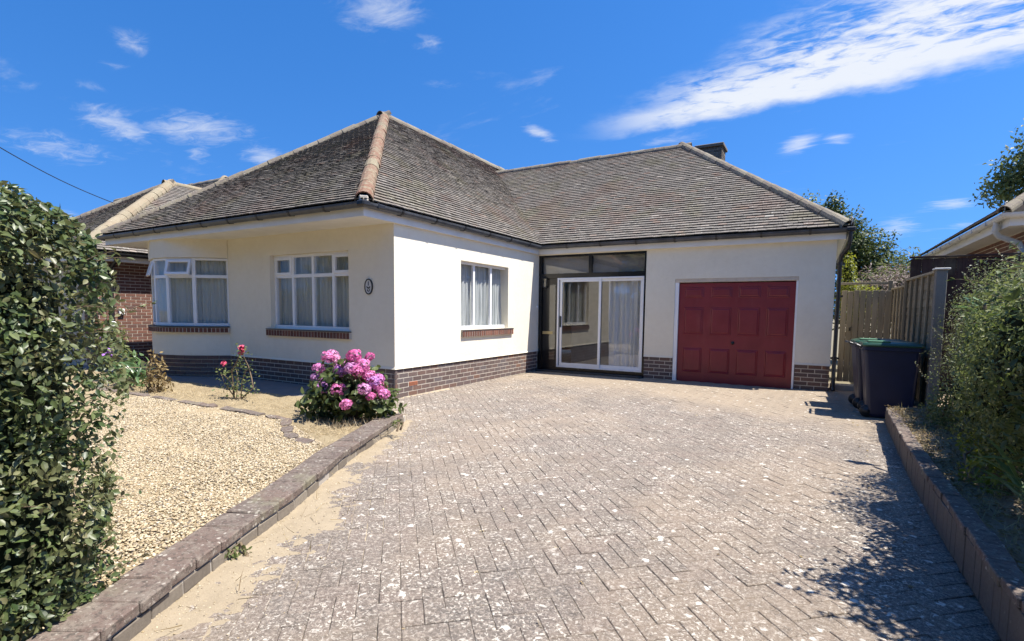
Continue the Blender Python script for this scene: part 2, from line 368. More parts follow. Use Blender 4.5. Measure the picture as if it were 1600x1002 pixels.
def mat_glass(ior=1.6, tint=(1, 1, 1)):
    t = MT('window_glass'); tr = t.N('ShaderNodeBsdfTransparent'); tr.inputs[0].default_value = (*tint, 1); gl = t.N('ShaderNodeBsdfGlossy'); gl.inputs['Roughness'].default_value = .015
    fr = t.N('ShaderNodeFresnel'); fr.inputs[0].default_value = ior; mx = t.N('ShaderNodeMixShader'); t.L(t.M('MULTIPLY', fr.outputs[0], t.M('SUBTRACT', 1., t.pos.outputs['Backfacing'])), mx.inputs[0]); t.L(tr.outputs[0], mx.inputs[1]); t.L(gl.outputs[0], mx.inputs[2])
    n = t.noise(2.5, 2); bp = t.N('ShaderNodeBump'); bp.inputs['Distance'].default_value = .0015; bp.inputs['Strength'].default_value = .25; t.L(n, bp.inputs['Height']); t.L(bp.outputs[0], gl.inputs['Normal'])
    t.L(mx.outputs[0], t.out.inputs[0]); return t.m
def mat_curtain(name, c, holes=.25):
    t = MT(name); n = t.noise(500, 2); cc = t.ramp(n, [(.3, tuple(x*.9 for x in c)), (.7, c)])
    df = t.N('ShaderNodeBsdfDiffuse'); t.L(cc, df.inputs[0]); tl = t.N('ShaderNodeBsdfTranslucent'); t.L(cc, tl.inputs[0]); m1 = t.N('ShaderNodeMixShader'); m1.inputs[0].default_value = .35
    t.L(df.outputs[0], m1.inputs[1]); t.L(tl.outputs[0], m1.inputs[2]); tp = t.N('ShaderNodeBsdfTransparent'); m2 = t.N('ShaderNodeMixShader'); m2.inputs[0].default_value = holes
    t.L(m1.outputs[0], m2.inputs[1]); t.L(tp.outputs[0], m2.inputs[2]); t.L(m2.outputs[0], t.out.inputs[0]); return t.m
MR = mat_render(); MTILE = mat_tile(); MHIP = mat_hip()
MBR = mat_brick('dark_brick', [(0, (.105, .072, .064)), (.3, (.135, .10, .092)), (.55, (.155, .095, .078)), (.75, (.125, .105, .105)), (.94, (.17, .10, .075)), (1, (.22, .11, .075))])
MBL = mat_brick('red_brown_brick', [(0, (.135, .066, .05)), (.4, (.175, .085, .062)), (.7, (.21, .10, .072)), (1, (.12, .07, .06))])
MSILL = mat_brick('sill_tile', [(0, (.11, .05, .038)), (.5, (.16, .065, .045)), (1, (.21, .085, .055))])
MCOP = mat_brick('coping_brick', [(0, (.165, .115, .10)), (.5, (.20, .145, .13)), (1, (.235, .165, .14))])
MMORT = mat_sand('mortar', (.46, .41, .34), (.60, .54, .455), .002)
MMORTD = mat_sand('dark_mortar', (.33, .30, .26), (.42, .38, .33), .003)  # darker mortar tone for the chimney and garden wall cores
MPAV = mat_paver()
def mat_joint():
    t = MT('joint_sand'); n = t.noise(140, 5, .75); c = t.ramp(n, [(.35, (.11, .09, .066)), (.65, (.22, .18, .13))]); q = t.N('ShaderNodeSeparateXYZ'); t.L(t.pos.outputs['Position'], q.inputs[0])
    d = t.M('ADD', t.M('ADD', t.M('MULTIPLY', q.outputs[0], .894), t.M('MULTIPLY', q.outputs[1], .447)), t.M('MULTIPLY', t.noise(2.2, 4), .9))
    c = t.mix(t.step(d, 2.15, 1.55), c, (.42, .345, .235)); t.bump(n, .004, .8); return t.fin(c, .95, .2)
MJOINT = mat_joint()
MSAND = mat_sand('washed_sand', (.25, .20, .135), (.36, .295, .205)); MGRAV = mat_stone(); MGBASE = mat_sand('gravel_bed_ground', (.24, .18, .105), (.42, .335, .21), .012)
MSOIL = mat_sand('dry_soil', (.20, .155, .11), (.36, .285, .20), .012); MSTRAWB = mat_sand('straw_ground', (.22, .17, .10), (.36, .29, .18), .012)
MGROUND = mat_sand('plain_ground', (.14, .12, .08), (.24, .21, .14), .01); MPATH = mat_sand('grey_path', (.15, .14, .135), (.22, .205, .195), .003)
MWHITE = plain('white_upvc', (.80, .80, .80), .32, .5, var=.03); MFASC = plain('white_fascia', (.74, .73, .70), .45, .4, var=.06, ns=3)
MBLK = plain('black_plastic', (.018, .018, .02), .38, .5, var=.25); MBLKP = plain('black_gloss_paint', (.008, .008, .009), .22, .5)
MGUT = plain('black_gutter', (.060, .065, .074), .40, .5, var=.4, ns=5)
def mat_door():
    t = MT('red_garage_paint'); n = t.noise(2.2, 6, .6); c = t.ramp(n, [(.3, (.175, .018, .025)), (.7, (.225, .027, .034))])
    s_ = t.noise(7, 6, .7, (1, 1, .18)); c = t.mix(t.step(s_, .52, .75, 0, .35), c, (.23, .055, .055))
    t.bump(t.noise(60, 3), .0012, .4)
    return t.fin(c, t.ramp(t.noise(5, 5), [(.3, (.32,)*3), (.7, (.50,)*3)]), .45)
MRED = mat_door(); MCREAMT = plain('cream_timber', (.56, .47, .36), .6, .4, var=.12)
MGLASS = mat_glass(1.55); MGLASS2 = mat_glass(2.1); MCURT = mat_curtain('white_net', (.74, .78, .76), .22); MCURT2 = mat_curtain('shade_net', (.76, .80, .76), .15)
MBRASS = plain('aged_brass', (.42, .35, .20), .38, .5, .8); MNAVY = plain('navy_plastic', (.007, .013, .044), .42, .5, var=.15); MGREEN = plain('green_plastic', (.012, .052, .028), .38, .5, var=.15)
MWOODG = mat_wood('grey_gate_wood', (.20, .165, .115), (.36, .30, .21)); MWOODF = mat_wood('fence_wood', (.20, .168, .115), (.33, .28, .195)); MWOODH = mat_wood('fence_slat_wood', (.18, .15, .10), (.31, .265, .185), 'y')
MPOST = mat_sand('grey_post', (.17, .16, .14), (.25, .235, .21), .003); MDARKW = mat_wood('dark_stained_wood', (.022, .014, .014), (.05, .032, .03))
MINT = plain('room_wall', (.42, .38, .32), .9, .2); MCONC = mat_sand('concrete', (.28, .265, .24), (.42, .40, .36), .003); MSTEM = mat_sand('bark', (.12, .085, .055), (.24, .18, .12), .006)
MCHIM = mat_brick('chimney_stone', [(0, (.09, .075, .062)), (.5, (.15, .125, .10)), (1, (.20, .17, .135))])
MPLATE = plain('oval_plate', (.60, .58, .54), .45, .5, var=.04)

# ------------------------------------------------------------------ ground
GX = 6.49
def px_right(y): return GX+max(0, (y+1.4))*.033 if y < 2.2 else GX+.12
LW_OUT = [(4.6, -7.6), (3.275, -5.182), (3.063, -4.79), (2.816, -4.299), (2.638, -3.889), (2.1, -2.932), (1.70, -2.05), (1.30, -1.22)]
mb = MB(); mb.poly([(-400, -400, -.12), (400, -400, -.12), (400, 400, -.12), (-400, 400, -.12)])
tag(mb.build('ground', MGROUND), 'bare dry ground spreading out around the plots', kind='structure')
drive = put('driveway', None); tag(drive, 'grey herringbone block paved driveway with lichen spots in front of the garage', kind='structure')
mb = MB(); mb.extrude([(6.75, -9.5), (6.75, 4.9), (7.2, 6.5), (-.02, 6.5), (-.02, -1.0), (1.3, -1.25), (2.7, -3.9), (3.3, -5.2), (5.5, -9.5)], -.11, -.0065)
mb.build('joint_sand', MJOINT, drive)
def in_drive(x, y):
    if y > 4.99 and not (x > 6.03 and y < 6.4): return False
    if y < -9 or x > px_right(y)+.08: return False
    if x < .02: return False
    if y > -1.1: return True if y > -.35 or x > .02-(y+.35)*1.7 else False
    for (x0, y0), (x1, y1) in zip(LW_OUT[:-1], LW_OUT[1:]):
        if y0 <= y <= y1: return x > x0+(x1-x0)*(y-y0)/(y1-y0)-.08
    return x > 1.2
pk = MB(); hx, hy, c_ = .1024, .0507, .0035
pk.add([(-hx, -hy, -.06), (hx, -hy, -.06), (hx, hy, -.06), (-hx, hy, -.06), (-hx, -hy, -c_), (hx, -hy, -c_), (hx, hy, -c_), (-hx, hy, -c_),
        (-hx+c_, -hy+c_, 0), (hx-c_, -hy+c_, 0), (hx-c_, hy-c_, 0), (-hx+c_, hy-c_, 0)],
       [(8, 9, 10, 11)]+[(a, (a+1) % 4, 4+(a+1) % 4, 4+a) for a in range(4)]+[(4+a, 4+(a+1) % 4, 8+(a+1) % 4, 8+a) for a in range(4)])
items = []; ca = R(42.5); d1 = Vector((math.cos(ca), math.sin(ca), 0)); d2 = Vector((-math.sin(ca), math.cos(ca), 0)); U = .1035
O0 = Vector((3, 0, 0))
for i in range(-130, 130):
    for j in range(-130, 130):
        s = (i-j) % 4
        if s == 0: a, b, ang = i+1, j+.5, 0
        elif s == 3: a, b, ang = i+.5, j+1, 90
        else: continue
        p = O0+d1*(a*U)+d2*(b*U)
        if not in_drive(p.x, p.y): continue
        if p.y < -7.2: continue
        sl = .006*mnoise.noise(Vector((p.x*.9, p.y*.9, 3)))
        Mx = Matrix.Translation((p.x, p.y, sl+random.gauss(0, .0013))) @ Matrix.Rotation(ca+R(ang)+random.gauss(0, .012), 4, 'Z') @ Matrix.Rotation(random.gauss(0, .006), 4, 'X') @ Matrix.Rotation(random.gauss(0, .006), 4, 'Y')
        items.append(('p', Mx))
emit(drive, 'paver', 'pavers', MPAV, {'p': pk}, items)

# sand washed up along the low wall
def grid_mesh(name, xs, ys, zf, mat, keep=None, kind='stuff', label=None):
    vs = []; idx = {}; fs = []
    for i, x in enumerate(xs):
        for j, y in enumerate(ys):
            if keep and not keep(x, y): continue
            idx[i, j] = len(vs); vs.append((x, y, zf(x, y)))
    for i in range(len(xs)-1):
        for j in range(len(ys)-1):
            k = [(i, j), (i+1, j), (i+1, j+1), (i, j+1)]
            if all(q in idx for q in k): fs.append(tuple(idx[q] for q in k))
    mb = MB(); mb.add(vs, fs, True); o = mb.build(name, mat); tag(o, label, kind=kind); return o
def wall_x(y):
    for (x0, y0), (x1, y1) in zip(LW_OUT[:-1], LW_OUT[1:]):
        if y0 <= y <= y1: return x0+(x1-x0)*(y-y0)/(y1-y0)
    return 1.3
def fbm(x, y, s, z=0., o=4): return mnoise.fractal(Vector((x*s, y*s, z)), 1.0, 2.0, o)
def sand_z(x, y):
    d = x-wall_x(y); wid = .40 if y < -3.4 else max(.12, .40-(y+3.4)*.13)
    return .015*(1-d/wid)-.004+.010*fbm(x, y, 3.2)+.008*fbm(x, y, 17, 2)
grid_mesh('sand', np.linspace(1.0, 4.6, 150), np.linspace(-6.6, -1.15, 230), sand_z, MSAND, lambda x, y: wall_x(y)-.05 < x < wall_x(y)+.75,
          'stuff', 'pale sand washed up along the foot of the low wall')

# gravel garden, beds and path
gb = MB(); gb.extrude([(-7, -6.5), (3.7, -6.5), (3.05, -5.25), (2.55, -4.25), (1.85, -2.95), (1.15, -2.62), (.6, -2.4), (-.1, -2.15), (-3.6, -2.2), (-7, -2.2)], -.1, .085)
tag(gb.build('gravel_bed', MGBASE), 'pale gravel front garden between the hedge and the flower border', kind='structure')
grid_mesh('flower_bed', np.linspace(-7.5, 1.75, 120), np.linspace(-2.9, -1.0, 40), lambda x, y: .075+.03*fbm(x, y, 2.2)+.012*fbm(x, y, 9, 5), MSTRAWB,
          lambda x, y: y > -2.28+max(0, x-.2)*-.42 and x < 1.62-(y+2.2)*.28 and not (x > .9 and y > -1.5+(1.3-x)*.2), 'structure', 'straw covered flower border under the front windows')
pb = MB(); pb.extrude([(-9.0, -1.16), (-.2, -1.10), (0, -.5), (-.012, 0), (-.012, .2), (-9.0, .2)], -.1, .052)
tag(pb.build('path', MPATH), 'shaded grey path along the front wall of the bungalow', kind='structure')
sb = MB(); sb.extrude([(-9.0, .2), (-7.25, .2), (-7.25, 14), (-9.0, 14)], -.1, .03)
tag(sb.build('side_path', MPATH), 'narrow side passage between the two bungalows', kind='structure')
# stones
def stones(n, xs, ys, keep, z, smin, smax):
    x = rng.uniform(*xs, n*3); y = rng.uniform(*ys, n*3); k = np.array([keep(a, b) for a, b in zip(x, y)]); x = x[k][:n]; y = y[k][:n]; n = len(x)
    base = np.array([(-1, -.8, -.6), (1, -.9, -.6), (.9, 1, -.6), (-1, .9, -.6), (-.7, -.6, .6), (.75, -.7, .5), (.6, .7, .7), (-.7, .6, .55)])*.5
    s = smin+(smax-smin)*rng.beta(1.6, 3, n); sc = np.stack([s*rng.uniform(.8, 1.5, n), s*rng.uniform(.7, 1.1, n), s*rng.uniform(.35, .7, n)], 1)
    v = base[None]*(1+rng.normal(0, .16, (n, 8, 3)))*sc[:, None, :]
    tx = rng.normal(0, .35, n); c, sn = np.cos(tx), np.sin(tx); yy = v[..., 1]*c[:, None]-v[..., 2]*sn[:, None]; zz = v[..., 1]*sn[:, None]+v[..., 2]*c[:, None]
    a = rng.uniform(0, 6.28, n); c, sn = np.cos(a)[:, None], np.sin(a)[:, None]; X = v[..., 0]*c-yy*sn; Y = v[..., 0]*sn+yy*c
    zb = np.array([z(a, b) for a, b in zip(x, y)])+rng.uniform(-.2, .5, n)*s*.5
    V = np.stack([X+x[:, None], Y+y[:, None], zz+zb[:, None]], 2).reshape(-1, 3)
    return arr_mesh('gravel', V, [(0, 3, 2, 1), (4, 5, 6, 7), (0, 1, 5, 4), (1, 2, 6, 5), (2, 3, 7, 6), (3, 0, 4, 7)], n, 8)
def in_gravel(x, y):
    if y > -2.2-.42*max(0, x-.2)+.02 or y < -5.7: return False
    return x < wall_x(y)-.27 and (y+5.15) > (x-3.25)*-.43-.35
me = stones(56000, (-4.6, 3.2), (-5.7, -2.2), in_gravel, lambda x, y: .09+.012*fbm(x, y, 1.5), .006, .023)
mg = stones(7000, (1.2, 4.3), (-6, -1.2), lambda x, y: wall_x(y) < x < wall_x(y)+.12+random.random()**2*.65, lambda x, y: max(.003, sand_z(x, y)), .003, .011)
tag(put('grit', mg, None, MGRAV), 'small grit and stray gravel lying on the washed sand by the low wall', kind='stuff')
tag(put('gravel', me, None, MGRAV), 'cream and ochre flint gravel covering the front garden', kind='stuff')

# ------------------------------------------------------------------ brick helpers
def brick_kind(l=.215, h=.067, d=.05, b=.003):
    k = MB(); k.box(-l/2, l/2, 0, d, -h/2, h/2, None, 0); return k
def brick_run(pts, z0, n, ch, bond0=0, bl=.225, proud=0., items=None, skip=None):
    """bricks along a polyline (x,y); the outside is on the right of travel"""
    P = [Vector((x, y, 0)) for x, y in pts]; cum = [0]
    for a, b in zip(P[:-1], P[1:]): cum.append(cum[-1]+(b-a).length)
    def at(s):
        s = min(max(s, 0), cum[-1])
        for i in range(len(P)-1):
            if s <= cum[i+1]+1e-6: return P[i]+(P[i+1]-P[i])*((s-cum[i])/max(1e-6, cum[i+1]-cum[i]))
        return P[-1]
    for c in range(n):
        s = -(bl/2 if (c+bond0) % 2 else 0)
        while s < cum[-1]-.02:
            a, b = max(s, 0), min(s+bl-.013, cum[-1]); s += bl
            if b-a < .02: continue
            p, q = at(a), at(b); t = (q-p).normalized(); o = Vector((t.y, -t.x, 0)); mid = (p+q)/2+o*(proud+random.uniform(0, .0018)); mid.z = z0+(c+.5)*ch
            if skip and skip(mid): continue
            Mx = Matrix(((t.x, -o.x, 0, mid.x), (t.y, -o.y, 0, mid.y), (0, 0, 1, mid.z), (0, 0, 0, 1))) @ Matrix.Diagonal(((q-p).length/.215, 1, (ch-.015)/.067, 1))
            items.append(('b', Mx))

# ------------------------------------------------------------------ the bungalow
D = 4.977; WX = 6.033; ZD = .474; CH = .079; SOF = 2.765
house = thing('bungalow', (0, 0, 0), 'cream rendered bungalow with dark tiled hip roof and red garage door', 'bungalow')
def wall_cells(axis, c0, c1, u0, u1, z0, z1, holes, name='wall'):
    us = sorted({u0, u1, *[h[0] for h in holes], *[h[1] for h in holes]}); us = [u for u in us if u0 <= u <= u1]
    zs = sorted({z0, z1, *[h[2] for h in holes], *[h[3] for h in holes]}); zs = [z for z in zs if z0 <= z <= z1]
    mb = MB()
    for ua, ub in zip(us[:-1], us[1:]):
        run = None
        for za, zb in list(zip(zs[:-1], zs[1:]))+[(None, None)]:
            hole = za is None or any(h[0] <= (ua+ub)/2 <= h[1] and h[2] <= (za+zb)/2 <= h[3] for h in holes)
            if hole:
                if run: (mb.box(ua, ub, c0, c1, *run) if axis == 'x' else mb.box(c0, c1, ua, ub, *run)); run = None
            else: run = (run[0], zb) if run else (za, zb)
    return mb.build(name, MR, house)
FWN = (-3.063, -1.006, 1.049, 2.398); SWN = (1.79, 3.533, 1.06, 2.352); GDO = (3.194, 5.456, -.3, 2.125); POR = (-.3, 2.577, -.3, 2.74)
BAY = [(-4.37, 0), (-4.90, -.40), (-5.46, -.62), (-5.95, -.62), (-6.51, -.40), (-7.04, 0)]
wall_cells('x', 0, .25, BAY[0][0], 0, ZD, SOF+.03, [FWN]); wall_cells('x', 0, .25, -7.3, BAY[-1][0], ZD, SOF+.03, [])
wall_cells('y', -.25, 0, .25, D, ZD, SOF+.03, [SWN])
wall_cells('x', D, D+.25, .001, WX, ZD, SOF+.03, [GDO, POR])
for bx in ((WX-.25, WX, D+.25, 12, ZD, SOF+.03), (-7.3, -7.05, .25, 13.8, ZD, SOF+.03), (-7.05, WX-.25, 11.75, 12, 0, SOF+.03)):
    w2 = MB(); w2.box(*bx); w2.build('wall', MR, house)
# render drip at the foot of the render
prof = [(-.02, .03), (.004, .03), (.016, -.004), (-.02, -.004)]
for pth in ([(WX, D, ZD), (WX, 11.9, ZD)], [(2.578, D, ZD), (3.193, D, ZD)], [(5.457, D, ZD), (WX-.002, D, ZD)], [(-4.36, 0, ZD), (0, 0, ZD), (0, D-.02, ZD)]):
    dr = MB(); dr.sweep(pth, prof); dr.build('render_drip', MR, house)
# plinth core and bricks
for b in ((-4.36, -.255, .0125, .25), (-7.3, -7.04, .0125, .245), (-.25, -.0125, .013, D-.001), (2.585, 3.186, D+.0125, D+.25), (5.464, WX-.0125, D+.0125, D+.245), (WX-.25, WX-.016, D+.25, 12), (-7.3, -7.06, .25, 13.8)):
    pl = MB(); pl.box(*b, -.1, ZD-.004); pl.build('plinth', MMORT, house)
pl = MB()
bs = []
def smooth(pts, k=6):
    out = []; P = [Vector((*p, 0)) for p in pts]
    for i in range(len(P)-1):
        a = P[max(i-1, 0)]; b = P[i]; c = P[i+1]; d = P[min(i+2, len(P)-1)]
        for j in range(k):
            t = j/k; out.append(.5*((2*b)+(c-a)*t+(2*a-5*b+4*c-d)*t*t+(3*b-a-3*c+d)*t**3))
    out.append(P[-1]); return [(p.x, p.y) for p in out]
BS = smooth(BAY)[::-1]           # left to right
def strip(mb, pts, z0, z1, th, off=0.):
    P = [Vector((x, y, 0)) for x, y in pts]; n = len(P); vs = []
    for i, p in enumerate(P):
        t = (P[min(i+1, n-1)]-P[max(i-1, 0)]).normalized(); o = Vector((t.y, -t.x, 0))
        for z in (z0, z1):
            for w in (off, off-th): q = p+o*w; vs.append((q.x, q.y, z))
    fs = []
    for i in range(n-1):
        a, b = i*4, i*4+4
        fs += [(a, b, b+2, a+2), (a+1, a+3, b+3, b+1), (a+2, b+2, b+3, a+3), (a, a+1, b+1, b)]
    fs += [(0, 2, 3, 1), (n*4-4, n*4-3, n*4-1, n*4-2)]
    mb.add(vs, fs)
strip(pl, BS, -.1, ZD-.004, .15, -.022); pl.build('plinth', MMORT, house)
bw = MB(); strip(bw, BS, ZD, 1.005, .15, .0); bw.build('bay_wall', MR, house)
bh = MB(); strip(bh, BAY[::-1], 2.405, SOF+.03, .12, .012); bh.build('bay_head', MR, house)
brick_run([(-4.36, 0), (-.0, 0)], 0, 6, CH, 0, .225, -.010, bs); brick_run([(0, 0), (0, D-.01)], 0, 6, CH, 1, .225, -.010, bs)
brick_run(BS, 0, 6, CH, 0, .225, -.008, bs, lambda m: m.x < -7.0); brick_run([(2.585, D), (3.186, D)], 0, 6, CH, 0, .225, -.010, bs); brick_run([(5.464, D), (WX, D)], 0, 6, CH, 1, .225, -.010, bs)
brick_run([(WX, D+.0), (WX, 7)], 0, 6, CH, 0, .225, -.010, bs)
bs = [b for b in bs if not (abs(b[1].translation.x+.010) < .004 and abs(b[1].translation.y-.45) < .12 and abs(b[1].translation.z-.1975) < .02)]
emit(house, 'brick', 'bricks', MBR, {'b': brick_kind()}, bs)
ab = MB(); ab.box(-.030, -.011, .342, .558, .164, .232)
for k in range(4): ab.box(-.011, -.004, .343, .557, .166+k*.017, .174+k*.017)
ab.build('air_brick', plain('terracotta', (.34, .13, .07), .8), house)

# --- windows
def bar(mb, M, x0, x1, z0, z1, y0=0., y1=.06, b=.004): mb.box(x0, x1, y0, y1, z0, z1, M, b)
def window(parent, M, w, h, cols, tz=None, vents=(), fb=.05, name='window', glass=None, openv=()):
    """cols: centre lines of mullions; tz: transom height; vents: upper cells with a sash"""
    f = MB(); bar(f, M, 0, w, 0, fb+.015); bar(f, M, 0, w, h-fb, h); bar(f, M, 0, fb, fb+.015, h-fb); bar(f, M, w-fb, w, fb+.015, h-fb)
    for c in cols: bar(f, M, c-.03, c+.03, fb+.015, h-fb, .004, .056)
    edges = [fb]+[v for c in cols for v in (c-.03, c+.03)]+[w-fb]; cells = list(zip(edges[0::2], edges[1::2]))
    if tz:
        for a, b in cells: bar(f, M, a, b, tz-.03, tz+.03, .004, .056)
    win = f.build(name, MWHITE, parent)
    for i, (a, b) in enumerate(cells):
        rows = [(fb+.015, tz-.03), (tz+.03, h-fb)] if tz else [(fb+.015, h-fb)]
        for j, (z0, z1) in enumerate(rows):
            Mc = M; v = (i in vents or i in openv) and j == len(rows)-1
            if v:
                if i in openv: Mc = M @ Matrix.Translation((0, -.012, z1)) @ Matrix.Rotation(R(-16), 4, 'X') @ Matrix.Translation((0, 0, -z1))
                s = MB(); e = .04; o = .012
                s.box(a-o, b+o, -.012, .03, z0-o, z0+e, Mc, .004); s.box(a-o, b+o, -.012, .03, z1-e, z1+o, Mc, .004)
                s.box(a-o, a+e, -.012, .03, z0+e, z1-e, Mc, .004); s.box(b-e, b+o, -.012, .03, z0+e, z1-e, Mc, .004); s.build('sash', MWHITE, win)
                a2, b2, z02, z12 = a+e, b-e, z0+e, z1-e
            else: a2, b2, z02, z12 = a, b, z0, z1
            p = MB(); p.box(a2-.004, b2+.004, .022, .028, z02-.004, z12+.004, Mc); p.build('pane', glass or MGLASS, win)
    return win
def curtain(M, x0, x1, z0, z1, label, wl=.085, amp=.022, mat=None, gather=0., seed=0, parent=None, breaks=()):
    n = int((x1-x0)/.012)+2; r = random.Random(seed); ph = [r.uniform(0, 6.28) for _ in range(4)]; vs = []; fs = []; rows = 9
    for i in range(n):
        x = x0+(x1-x0)*i/(n-1)
        for j in range(rows):
            t = j/(rows-1); z = z0+(z1-z0)*t; sh = gather*math.sin(x*9+ph[3])*(1-t)
            y = amp*(math.sin(2*math.pi*x/wl+ph[0]+sh*8)+.6*math.sin(2*math.pi*x/(wl*1.71)+ph[1])+.4*math.sin(2*math.pi*x/(wl*.47)+ph[2]))*(.65+.35*(1-t))
            vs.append(M @ Vector((x+sh*.04, y, z)))
    for i in range(n-1):
        for j in range(rows-1): a = i*rows+j; fs.append((a, a+rows, a+rows+1, a+1))
    mb = MB(); mb.add(vs, fs, True); o = mb.build('net_curtain', mat or MCURT); tag(o, label, 'curtain'); return o
def axes(o, x, y): return Matrix(((x[0], y[0], 0, o[0]), (x[1], y[1], 0, o[1]), (0, 0, 1, o[2]), (0, 0, 0, 1)))
MF = axes((FWN[0], .09, FWN[2]), (1, 0), (0, 1))
window(house, MF, FWN[1]-FWN[0], FWN[3]-FWN[2], [.520, 1.060, 1.580], .965, (0, 3))
curtain(axes((FWN[0], .24, FWN[2]), (1, 0), (0, 1)), -.15, 2.2, -.1, 1.34, 'pale net curtain drawn across the four light front window', seed=2, mat=MCURT2, gather=.5)
MS_ = axes((-.08, SWN[0], SWN[2]), (0, 1), (-1, 0))
window(house, MS_, SWN[1]-SWN[0]+.06, SWN[3]-SWN[2], [.562, 1.186], None)
curtain(axes((-.20, SWN[0], SWN[2]), (0, 1), (-1, 0)), -.1, 1.85, -.1, 1.3, 'pale net curtain lit by the sun in the three light side window', seed=5, wl=.11, gather=.8)
for i in range(5):
    a = Vector((*BAY[i+1], 0)); b = Vector((*BAY[i], 0)); d = (b-a); L_ = d.length; d.normalize()
    Mb = axes((a.x-d.y*.03, a.y+d.x*.03, 1.055), (d.x, d.y), (-d.y, d.x)); ex = .016
    window(house, Mb @ Matrix.Translation((-ex*.2, 0, 0)), L_+ex*.4, 1.345, [], .985, (), .045, openv=((0,) if i in (1, 3) else ()))
c = MB()
PB = [(-4.45, .12), (-5.0, -.26), (-5.5, -.46), (-5.92, -.46), (-6.4, -.26), (-6.96, .12)][::-1]
def poly_curtain(pts, z0, z1, label, seed, mat, wl=.08, amp=.016):
    P = [Vector((*p, 0)) for p in pts]; vs = []; fs = []; rows = 6; r = random.Random(seed); n = 0; s = 0
    for a, b in zip(P[:-1], P[1:]):
        L_ = (b-a).length; k = int(L_/.013); t = (b-a)/L_; o = Vector((t.y, -t.x, 0))
        for i in range(k):
            x = s+L_*i/k; y = amp*(math.sin(6.283*x/wl)+.6*math.sin(6.283*x/(wl*1.9)+1)+.4*math.sin(6.283*x/(wl*.45)))
            for j in range(rows): p = a+t*(L_*i/k)+o*y; vs.append((p.x, p.y, z0+(z1-z0)*j/(rows-1)))
            n += 1
        s += L_
    for i in range(n-1):
        for j in range(rows-1): a = i*rows+j; fs.append((a, a+rows, a+rows+1, a+1))
    mb = MB(); mb.add(vs, fs, True); return tag(mb.build('net_curtain', mat), label, 'curtain')
poly_curtain(PB, 1.0, 2.42, 'pale net curtain following the bay window', 3, MCURT2)
# sills of bricks on edge
def sill(pts, z1, h, depth, name='sill', over=.045, sc=None):
    core = MB(); strip(core, pts, z1-h+.001, z1-.001, depth, over-.003); s = core.build(name, MMORT, house)
    cap = MB(); strip(cap, pts, z1, z1+.018, depth, over+.006); cap.build('sill_tile', plain('dark_tile', (.045, .035, .033), .45), s)
    its = []; P = [Vector((x, y, 0)) for x, y in pts]; ln = sum((b-a).length for a, b in zip(P[:-1], P[1:])); n = max(1, round(ln/.078))
    brick_run(pts, z1-h, 1, h, 0, ln/n, over, its)
    emit(s, 'brick', 'bricks', MSILL, {'b': brick_kind(.215, .067, .06)}, its)
sill([(-3.16, 0), (-.955, 0)], 1.03, .115, .10); sill([(0, 1.80), (0, 3.71)], 1.035, .115, .10); sill(BS, 1.03, .10, .10, over=.06)
# --- garage door
gd = MB(); yd = D+.05; gd.box(3.275, 5.415, yd, yd+.04, -.015, 2.03); gdo = gd.build('garage_door', MRED, house)
colx = [(3.385, 3.765), (3.905, 4.30), (4.42, 4.815), (4.935, 5.31)]; rowz = [(.20, .70), (.985, 1.535), (1.735, 1.945)]
for (a, b) in colx:
    for (z0, z1) in rowz:
        p = MB(); t = .045
        o = [(a, z0), (b, z0), (b, z1), (a, z1)]; i1 = [(a+.014, z0+.014), (b-.014, z0+.014), (b-.014, z1-.014), (a+.014, z1-.014)]; i2 = [(a+t, z0+t), (b-t, z0+t), (b-t, z1-t), (a+t, z1-t)]
        lv = [(o, yd-.002), (i1, yd-.012), ([(a+.024, z0+.024), (b-.024, z0+.024), (b-.024, z1-.024), (a+.024, z1-.024)], yd+.004-.008), (i2, yd-.015)]
        vs = [(x, y, z) for ring, y in lv for x, z in ring]; fs = [(r*4+k, r*4+(k+1) % 4, r*4+4+(k+1) % 4, r*4+4+k) for r in range(3) for k in range(4)]+[(12, 13, 14, 15)]
        p.add(vs, fs); p.build('panel', MRED, gdo)
k = MB(); k.lathe((4.348, yd-.002, .83), [(.034, 0), (.034, .012), (.016, .014), (.014, .035), (.024, .04), (.024, .052), (0, .055)], 14, Vector((0, -1, 0))); k.build('handle', MBLK, gdo)
for xa, xb in ((3.194, 3.272), (5.418, 5.456)):
    gf = MB(); gf.box(xa, xb, D+.012, D+.10, -.02, 2.05, None, .004); gf.build('garage_frame', MWHITE, house)
gl = MB(); gl.box(3.194, 5.456, D+.008, D+.10, 2.05, 2.125, None, .004); gl.build('garage_lintel', MCREAMT, house)
# --- porch infill
pf = MB(); y0, y1 = D+.01, D+.09
pf.box(.012, .077, y0, y1, 0, 2.74); pf.box(2.535, 2.577, y0, y1, .12, 2.74); pf.box(.077, 2.535, y0, y1, 2.69, 2.74); pf.box(1.257, 1.332, y0, y1, 2.31, 2.69)
pf.box(.077, 2.535, y0-.004, y1, 2.205, 2.31); pf.box(.077, 2.577, y0+.03, y1, -.02, .115); pf.box(.452, .487, y0, y1, .115, 2.205)
porch = pf.build('porch_frame', MBLKP, house)
for a, b in ((.077, 1.257), (1.332, 2.535)):
    g = MB(); g.box(a, b, D+.045, D+.051, 2.31, 2.69); g.build('pane', MGLASS2, porch)
    bk = MB(); bk.box(a, b, D+.12, D+.13, 2.28, 2.72); bk.build('reflection_panel', plain('grey_panel', (.20, .185, .16), .6), porch)  # grey backing paints the pale reflection in the top panes
st = MB(); st.box(.02, 2.56, D-.16, D+.03, -.06, .035, None, .008); st.build('doorstep', plain('dark_step', (.04, .038, .036), .8), house)
fd = MB(); fd.box(.077, .452, D+.05, D+.085, .115, 2.205); fdoor = fd.build('front_door', MBLKP, house)
